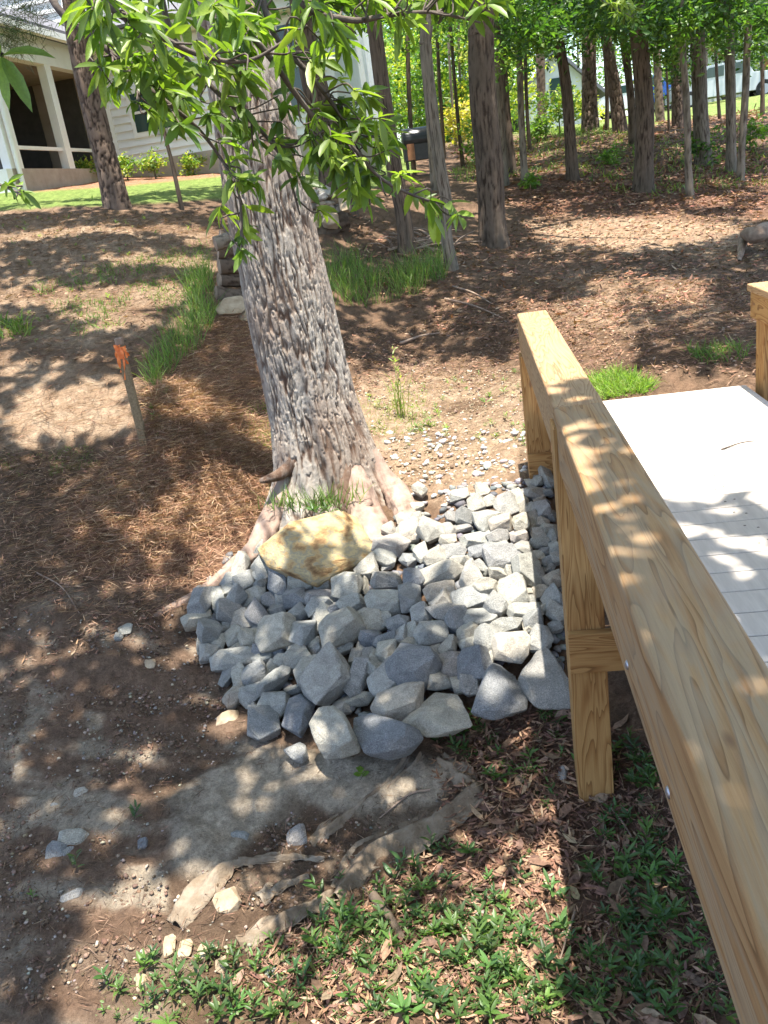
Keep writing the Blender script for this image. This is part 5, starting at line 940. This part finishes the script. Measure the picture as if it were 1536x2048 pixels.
# ------------------------------------------------------------------ far things
def gable_house(name, base, w, d_, h, rh, az, wall, roof, lab, extra=None):
    B = np.array(base, float); e = np.array([math.cos(az), math.sin(az), 0]); n_ = np.array([-e[1], e[0], 0]); hs = empty(name, B, lab, 'house'); bm = bmesh.new()
    pr = [(-w/2, -1), (w/2, -1), (w/2, h), (0, h+rh), (-w/2, h)]; f0 = [bm.verts.new(Vector(B+e*x+UPV*z)) for x, z in pr]; f1 = [bm.verts.new(Vector(B+e*x+UPV*z+n_*d_)) for x, z in pr]; bm.faces.new(f0); bm.faces.new(f1[::-1])
    for i in range(5): bm.faces.new([f0[i], f0[(i+1) % 5], f1[(i+1) % 5], f1[i]])
    bmesh.ops.recalc_face_normals(bm, faces=bm.faces[:]); bm_obj('wall', bm, wall, hs)
    for sg in (-1, 1):
        sl = e*sg*(w/2+.4)-UPV*(rh*(w/2+.4)/(w/2)); box('roof', B+UPV*(h+rh+.02)-n_*.35, sl, n_*(d_+.7), UPV*.18, roof, hs)
    return hs, B, e, n_
D_ = 44; B = aty(1120, 262, D_); h1, B, e, n_ = gable_house('far_house', B-UPV*.3, 3.6, 7, 1.9, 1.75, -.15, simple('pale_stucco', [(.3, (.5, .5, .5)), (.7, (.6, .6, .59))], 3), M_shing, 'pale gabled house with dark roof edge glimpsed between the middle trunks')
box('window', B+e*-.35-n_*.04+UPV*1.5, e*.55, n_*.05, UPV*1.1, M_glass, h1); box('garage_wing', B-e*3.6+n_*1.5-UPV*1, e*2.0, n_*4, UPV*2.4, M_inner, h1); box('door', B-e*2.6+n_*1.42-UPV*.3, e*.7, n_*.06, UPV*1.5, M_screen, h1)
B = aty(1475, 195, 58); M_cedar = simple('cedar', [(.3, (.25, .10, .05)), (.7, (.42, .2, .1))], 8)
h2, B, e, n_ = gable_house('far_house', B-UPV*.3, 7.5, 8, 2.2, 2.6, -.1, simple('pale_siding', [(.3, (.55, .55, .55)), (.7, (.65, .65, .65))], 3), M_shing, 'pale house with cedar timber gable behind the parked pickup at the right')
for k, sg in enumerate((-1, 1)): box('timber', B-e*1.8+UPV*3.3-n_*.1+e*0, e*sg*1.5-UPV*1.1, n_*.12, UPV*.22, M_cedar, h2)
for s_ in (1.2, 2.2, 3.1): box('timber_post', B+e*s_-n_*1.2-UPV*.4, e*.25, n_*.25, UPV*2.6, M_cedar, h2)
box('porch_beam', B+e*1.0-n_*1.3+UPV*2.2, e*3.2, n_*.3, UPV*.35, M_trim, h2)
B = aty(960, 260, 52); h3, B, e, n_ = gable_house('far_house', B, 3.2, 5, 2.0, .9, .2, simple('slate_blue', [(.3, (.10, .13, .17)), (.7, (.15, .18, .23))], 3), M_shing, 'small slate blue building peeping out left of the broad trunk')
def wheel(par, c, r, w, nrm):
    bm = bmesh.new(); M = Matrix.Translation(Vector(c))@Vector(nrm).to_track_quat('Z', 'Y').to_matrix().to_4x4(); bmesh.ops.create_cone(bm, cap_ends=True, segments=20, radius1=r, radius2=r, depth=w, matrix=M); o = bm_obj('wheel', bm, M_tyre, par, bevel=.02)
    bm = bmesh.new(); bmesh.ops.create_cone(bm, cap_ends=True, segments=16, radius1=r*.55, radius2=r*.5, depth=w+.03, matrix=M); bmesh.ops.translate(bm, verts=bm.verts, vec=(0, 0, 0)); bm_obj('rim', bm, M_metal, o)
M_tyre = simple('tyre', [(.3, (.02, .02, .02)), (.7, (.035, .035, .035))], 10)
def vehicle(name, px, py, D_, az, prof, win, wid, body, lab, cat, wx, wr=.38):
    G = aty(px, py, D_); e = np.array([math.cos(az), math.sin(az), 0]); n_ = np.array([-e[1], e[0], 0]); v = empty(name, G, lab, cat)
    def ext(nm, pr, m_, o0, o1, par=v, bev=.03):
        bm = bmesh.new(); a = [bm.verts.new(Vector(G+e*x+UPV*z+n_*o0)) for x, z in pr]; b_ = [bm.verts.new(Vector(G+e*x+UPV*z+n_*o1)) for x, z in pr]; bm.faces.new(a); bm.faces.new(b_[::-1])
        for i in range(len(pr)): bm.faces.new([a[i], a[(i+1) % len(pr)], b_[(i+1) % len(pr)], b_[i]])
        bmesh.ops.recalc_face_normals(bm, faces=bm.faces[:]); return bm_obj(nm, bm, m_, par, bevel=bev)
    ext('body', prof, body, 0, wid)
    for w_ in win: ext('window', w_, M_glass, -.012, wid+.012, bev=0)
    for x in wx:
        for o_ in (.08, wid-.08): wheel(v, G+e*x+UPV*wr+n_*o_, wr, .24, n_)
    return v
M_silver = simple('silver_paint', [(.3, (.5, .51, .53)), (.7, (.56, .57, .59))], 3, .3, 0.02, .001, spec=.6); M_white = simple('white_paint', [(.3, (.72, .72, .72)), (.7, (.78, .78, .78))], 3, .3, .02, .001, spec=.6); M_blue = simple('blue_paint', [(.3, (.03, .10, .42)), (.7, (.05, .14, .5))], 3, .35, .02, .001, spec=.5)
pk = [(-2.6, .5), (-2.6, 1.15), (-1.5, 1.22), (-.9, 1.85), (.9, 1.9), (1.3, 1.25), (2.7, 1.2), (2.75, .55), (2.2, .42), (-2.2, .42)]
vehicle('pickup_truck', 1452, 208, 46, -.25, pk, [[(-1.2, 1.3), (-.82, 1.74), (-.1, 1.78), (-.1, 1.3)], [(0, 1.3), (0, 1.78), (.8, 1.8), (1.1, 1.3)]], 1.85, M_silver, 'silver pickup truck parked behind the trunks at the right', 'pickup truck', (-1.7, 1.8), .42)
cr = [(-2.2, .4), (-2.3, .95), (-1.3, 1.05), (-.6, 1.5), (1.2, 1.5), (2.1, 1.0), (2.2, .45), (1.8, .35), (-1.8, .35)]
vehicle('parked_car', 1212, 240, 46, -.3, cr, [[(-1.1, 1.08), (-.5, 1.42), (.2, 1.42), (.2, 1.08)], [(.3, 1.08), (.3, 1.42), (1.1, 1.42), (1.6, 1.08)]], 1.75, M_white, 'white car parked beyond the pale plated pine', 'car', (-1.4, 1.4), .34)
vehicle('blue_truck', 1285, 228, 52, .05, [(-2.2, .5), (-2.2, 1.5), (-.4, 1.5), (-.1, 1.9), (1.1, 1.9), (1.5, 1.3), (2.2, 1.2), (2.2, .5)], [[(0, 1.35), (.1, 1.8), (1.0, 1.8), (1.3, 1.35)]], 1.9, M_blue, 'bright blue truck seen in slivers behind the swollen foot tree', 'truck', (-1.4, 1.5), .42)
# smoker grill
G = hit(842, 352); Dg = G[1]; sc = Dg*1.03/FOC; M_black = simple('black_steel', [(.3, (.012, .012, .014)), (.7, (.03, .03, .034))], 9, .35, .1, .002, spec=.6); gr = empty('smoker_grill', G, 'black barrel smoker grill on legs in the gap between the thin trunks', 'grill')
W_, H_ = 52*sc, 78*sc; Xc = G-np.array([W_/2, 0, 0])
bm = bmesh.new(); bmesh.ops.create_cone(bm, cap_ends=True, segments=24, radius1=.24, radius2=.24, depth=W_, matrix=Matrix.Translation(Vector(G+UPV*H_*.78))@Matrix.Rotation(math.pi/2, 4, 'Y')); bm_obj('lid', bm, M_black, gr, bevel=.01)
box('firebox', Xc+UPV*H_*.34-np.array([0, .22, 0]), (W_, 0, 0), (0, .44, 0), (0, 0, H_*.42), M_black, gr, .01); box('side_panel', Xc+UPV*H_*.36-np.array([-.06, .24, 0]), (W_*.25, 0, 0), (0, .02, 0), (0, 0, H_*.34), M_cedar, gr)
for x in (.03, W_-.06):
    for y in (-.2, .16): box('leg', Xc+np.array([x, y, -.05]), (.035, 0, 0), (0, .035, 0), (0, 0, H_*.4), M_black, gr)
# stacked firewood, flat stone pile, brush, fallen log
def log(px0, py0, px1, py1, w0, Y0, Y1, lab, par=None, mat=M_bark, nm='log'):
    a, b_ = aty(px0, py0, Y0), aty(px1, py1, Y1); r = w0/2/FOC*Y0; P_ = spline(np.array([a, (a+b_)/2+rng.normal(size=3)*.02, b_]), 30); V, F, H = tube_arr(P_, np.full(30, r), 24, bg_disp(True)); nV = len(V)
    o = empty(nm, a, lab, 'log', 'logs stacked behind the leaning oak'); mk('bark', V, F, mat, o, cols=np.c_[H, H, H], smooth=True)
    th = np.linspace(0, 6.283, 24, endpoint=False); ring = V[:24]; cV = np.r_[ring*1.0, [ring.mean(0)-norm(b_-a)*.01]]; mk('cut_end', cV, [(i, (i+1) % 24, 24) for i in range(24)], M_drywood, o); return o
yl = hit(460, 600)[1]
log(430,592,520,582,38,yl,yl+.15,'lowest thick log of the stack behind the oak'); log(438,560,520,556,26,yl+.1,yl+.25,'second log from the bottom of the stack behind the oak'); log(438,533,520,530,32,yl+.1,yl+.2,'red brown middle log of the stack behind the oak'); log(436,506,520,500,22,yl+.1,yl+.2,'thin log second from the top of the stack'); log(430,488,520,470,26,yl-.1,yl+.1,'split grey weathered log tilted on top of the stack', mat=M_palebark); log(440,470,500,455,18,yl+.4,yl+.5,'dark small log behind the tilted top log')
l2 = hit(650, 470); o = log(600,498,690,438,34,l2[1],l2[1]+.3,'dark mossy log slanting below the flat stone pile'); 
sp = empty('stone_pile', hit(650, 440), 'dry stacked pile of flat tan stones just right of the oak trunk', 'stone pile'); Yp = hit(650, 455)[1]
for i in range(64):
    lvl = i//6; py = 450-lvl*7.2+random.uniform(-2, 2); px = 655+random.uniform(-30, 32)*(1-lvl*.03)-(lvl*1.5); w = random.uniform(16, 34); h = random.uniform(6, 11)
    P0 = aty(px, py, Yp+random.uniform(-.15, .25)); bm = stone_mesh(ell(w, h, random.uniform(-8, 8), 3000+i, 8), P0, FOC/(P0[1]*CP-P0[2]*SP), tk=1.1, seed=3000+i, sub=0); bm_obj('stone', bm, random.choice([M_tanstone, M_tanstone, M_stone3]), sp)
for px, py, w, h in [(622,443,36,24),(662,438,34,30),(688,400,22,42)]:
    sid += 1; P0 = aty(px, py, Yp-.25); bm = stone_mesh(ell(w, h, 0, sid, 10), P0, FOC/(P0[1]*CP-P0[2]*SP), tk=.9, seed=sid); bm_obj('stone', bm, M_tanstone, sp)
bpz = empty('brush_pile', hit(840, 500), 'heap of dead grey sticks at the foot of the reddish trunk', 'brush pile'); parts = []
for i in range(46):
    a = hit(random.uniform(770, 900), random.uniform(470, 505)); d = rand_dir(1)[0]*np.array([1, .6, .35]); d[2] = abs(d[2]); L_ = random.uniform(.3, .9); parts.append(twig([a, a+d*L_*.5+UPV*.04, a+d*L_], random.uniform(.008, .022), .005, 8, 5))
V, F, _ = join(parts); o = mk('twigs', V, F, M_drywood, bpz, smooth=True); o['kind'] = 'stuff'
q = [hit(1478, 522), hit(1500, 470), hit(1540, 455), hit(1640, 460)]; P_ = np.array([q[0]+UPV*.0, q[0]*.5+q[1]*.5+UPV*.13, aty(1510, 470, q[0][1]+.1), aty(1545, 462, q[0][1]+.25), aty(1640, 475, q[0][1]+.5)]); Q = spline(P_, 40); V, F, H = tube_arr(Q, .125*np.sqrt(np.linspace(.02, 1, 40)), 30, bg_disp(False)); o = mk('fallen_log', V, F, M_drywood, smooth=True); tag(o, 'pale curved fallen log arching over the ground at the right edge', 'log')
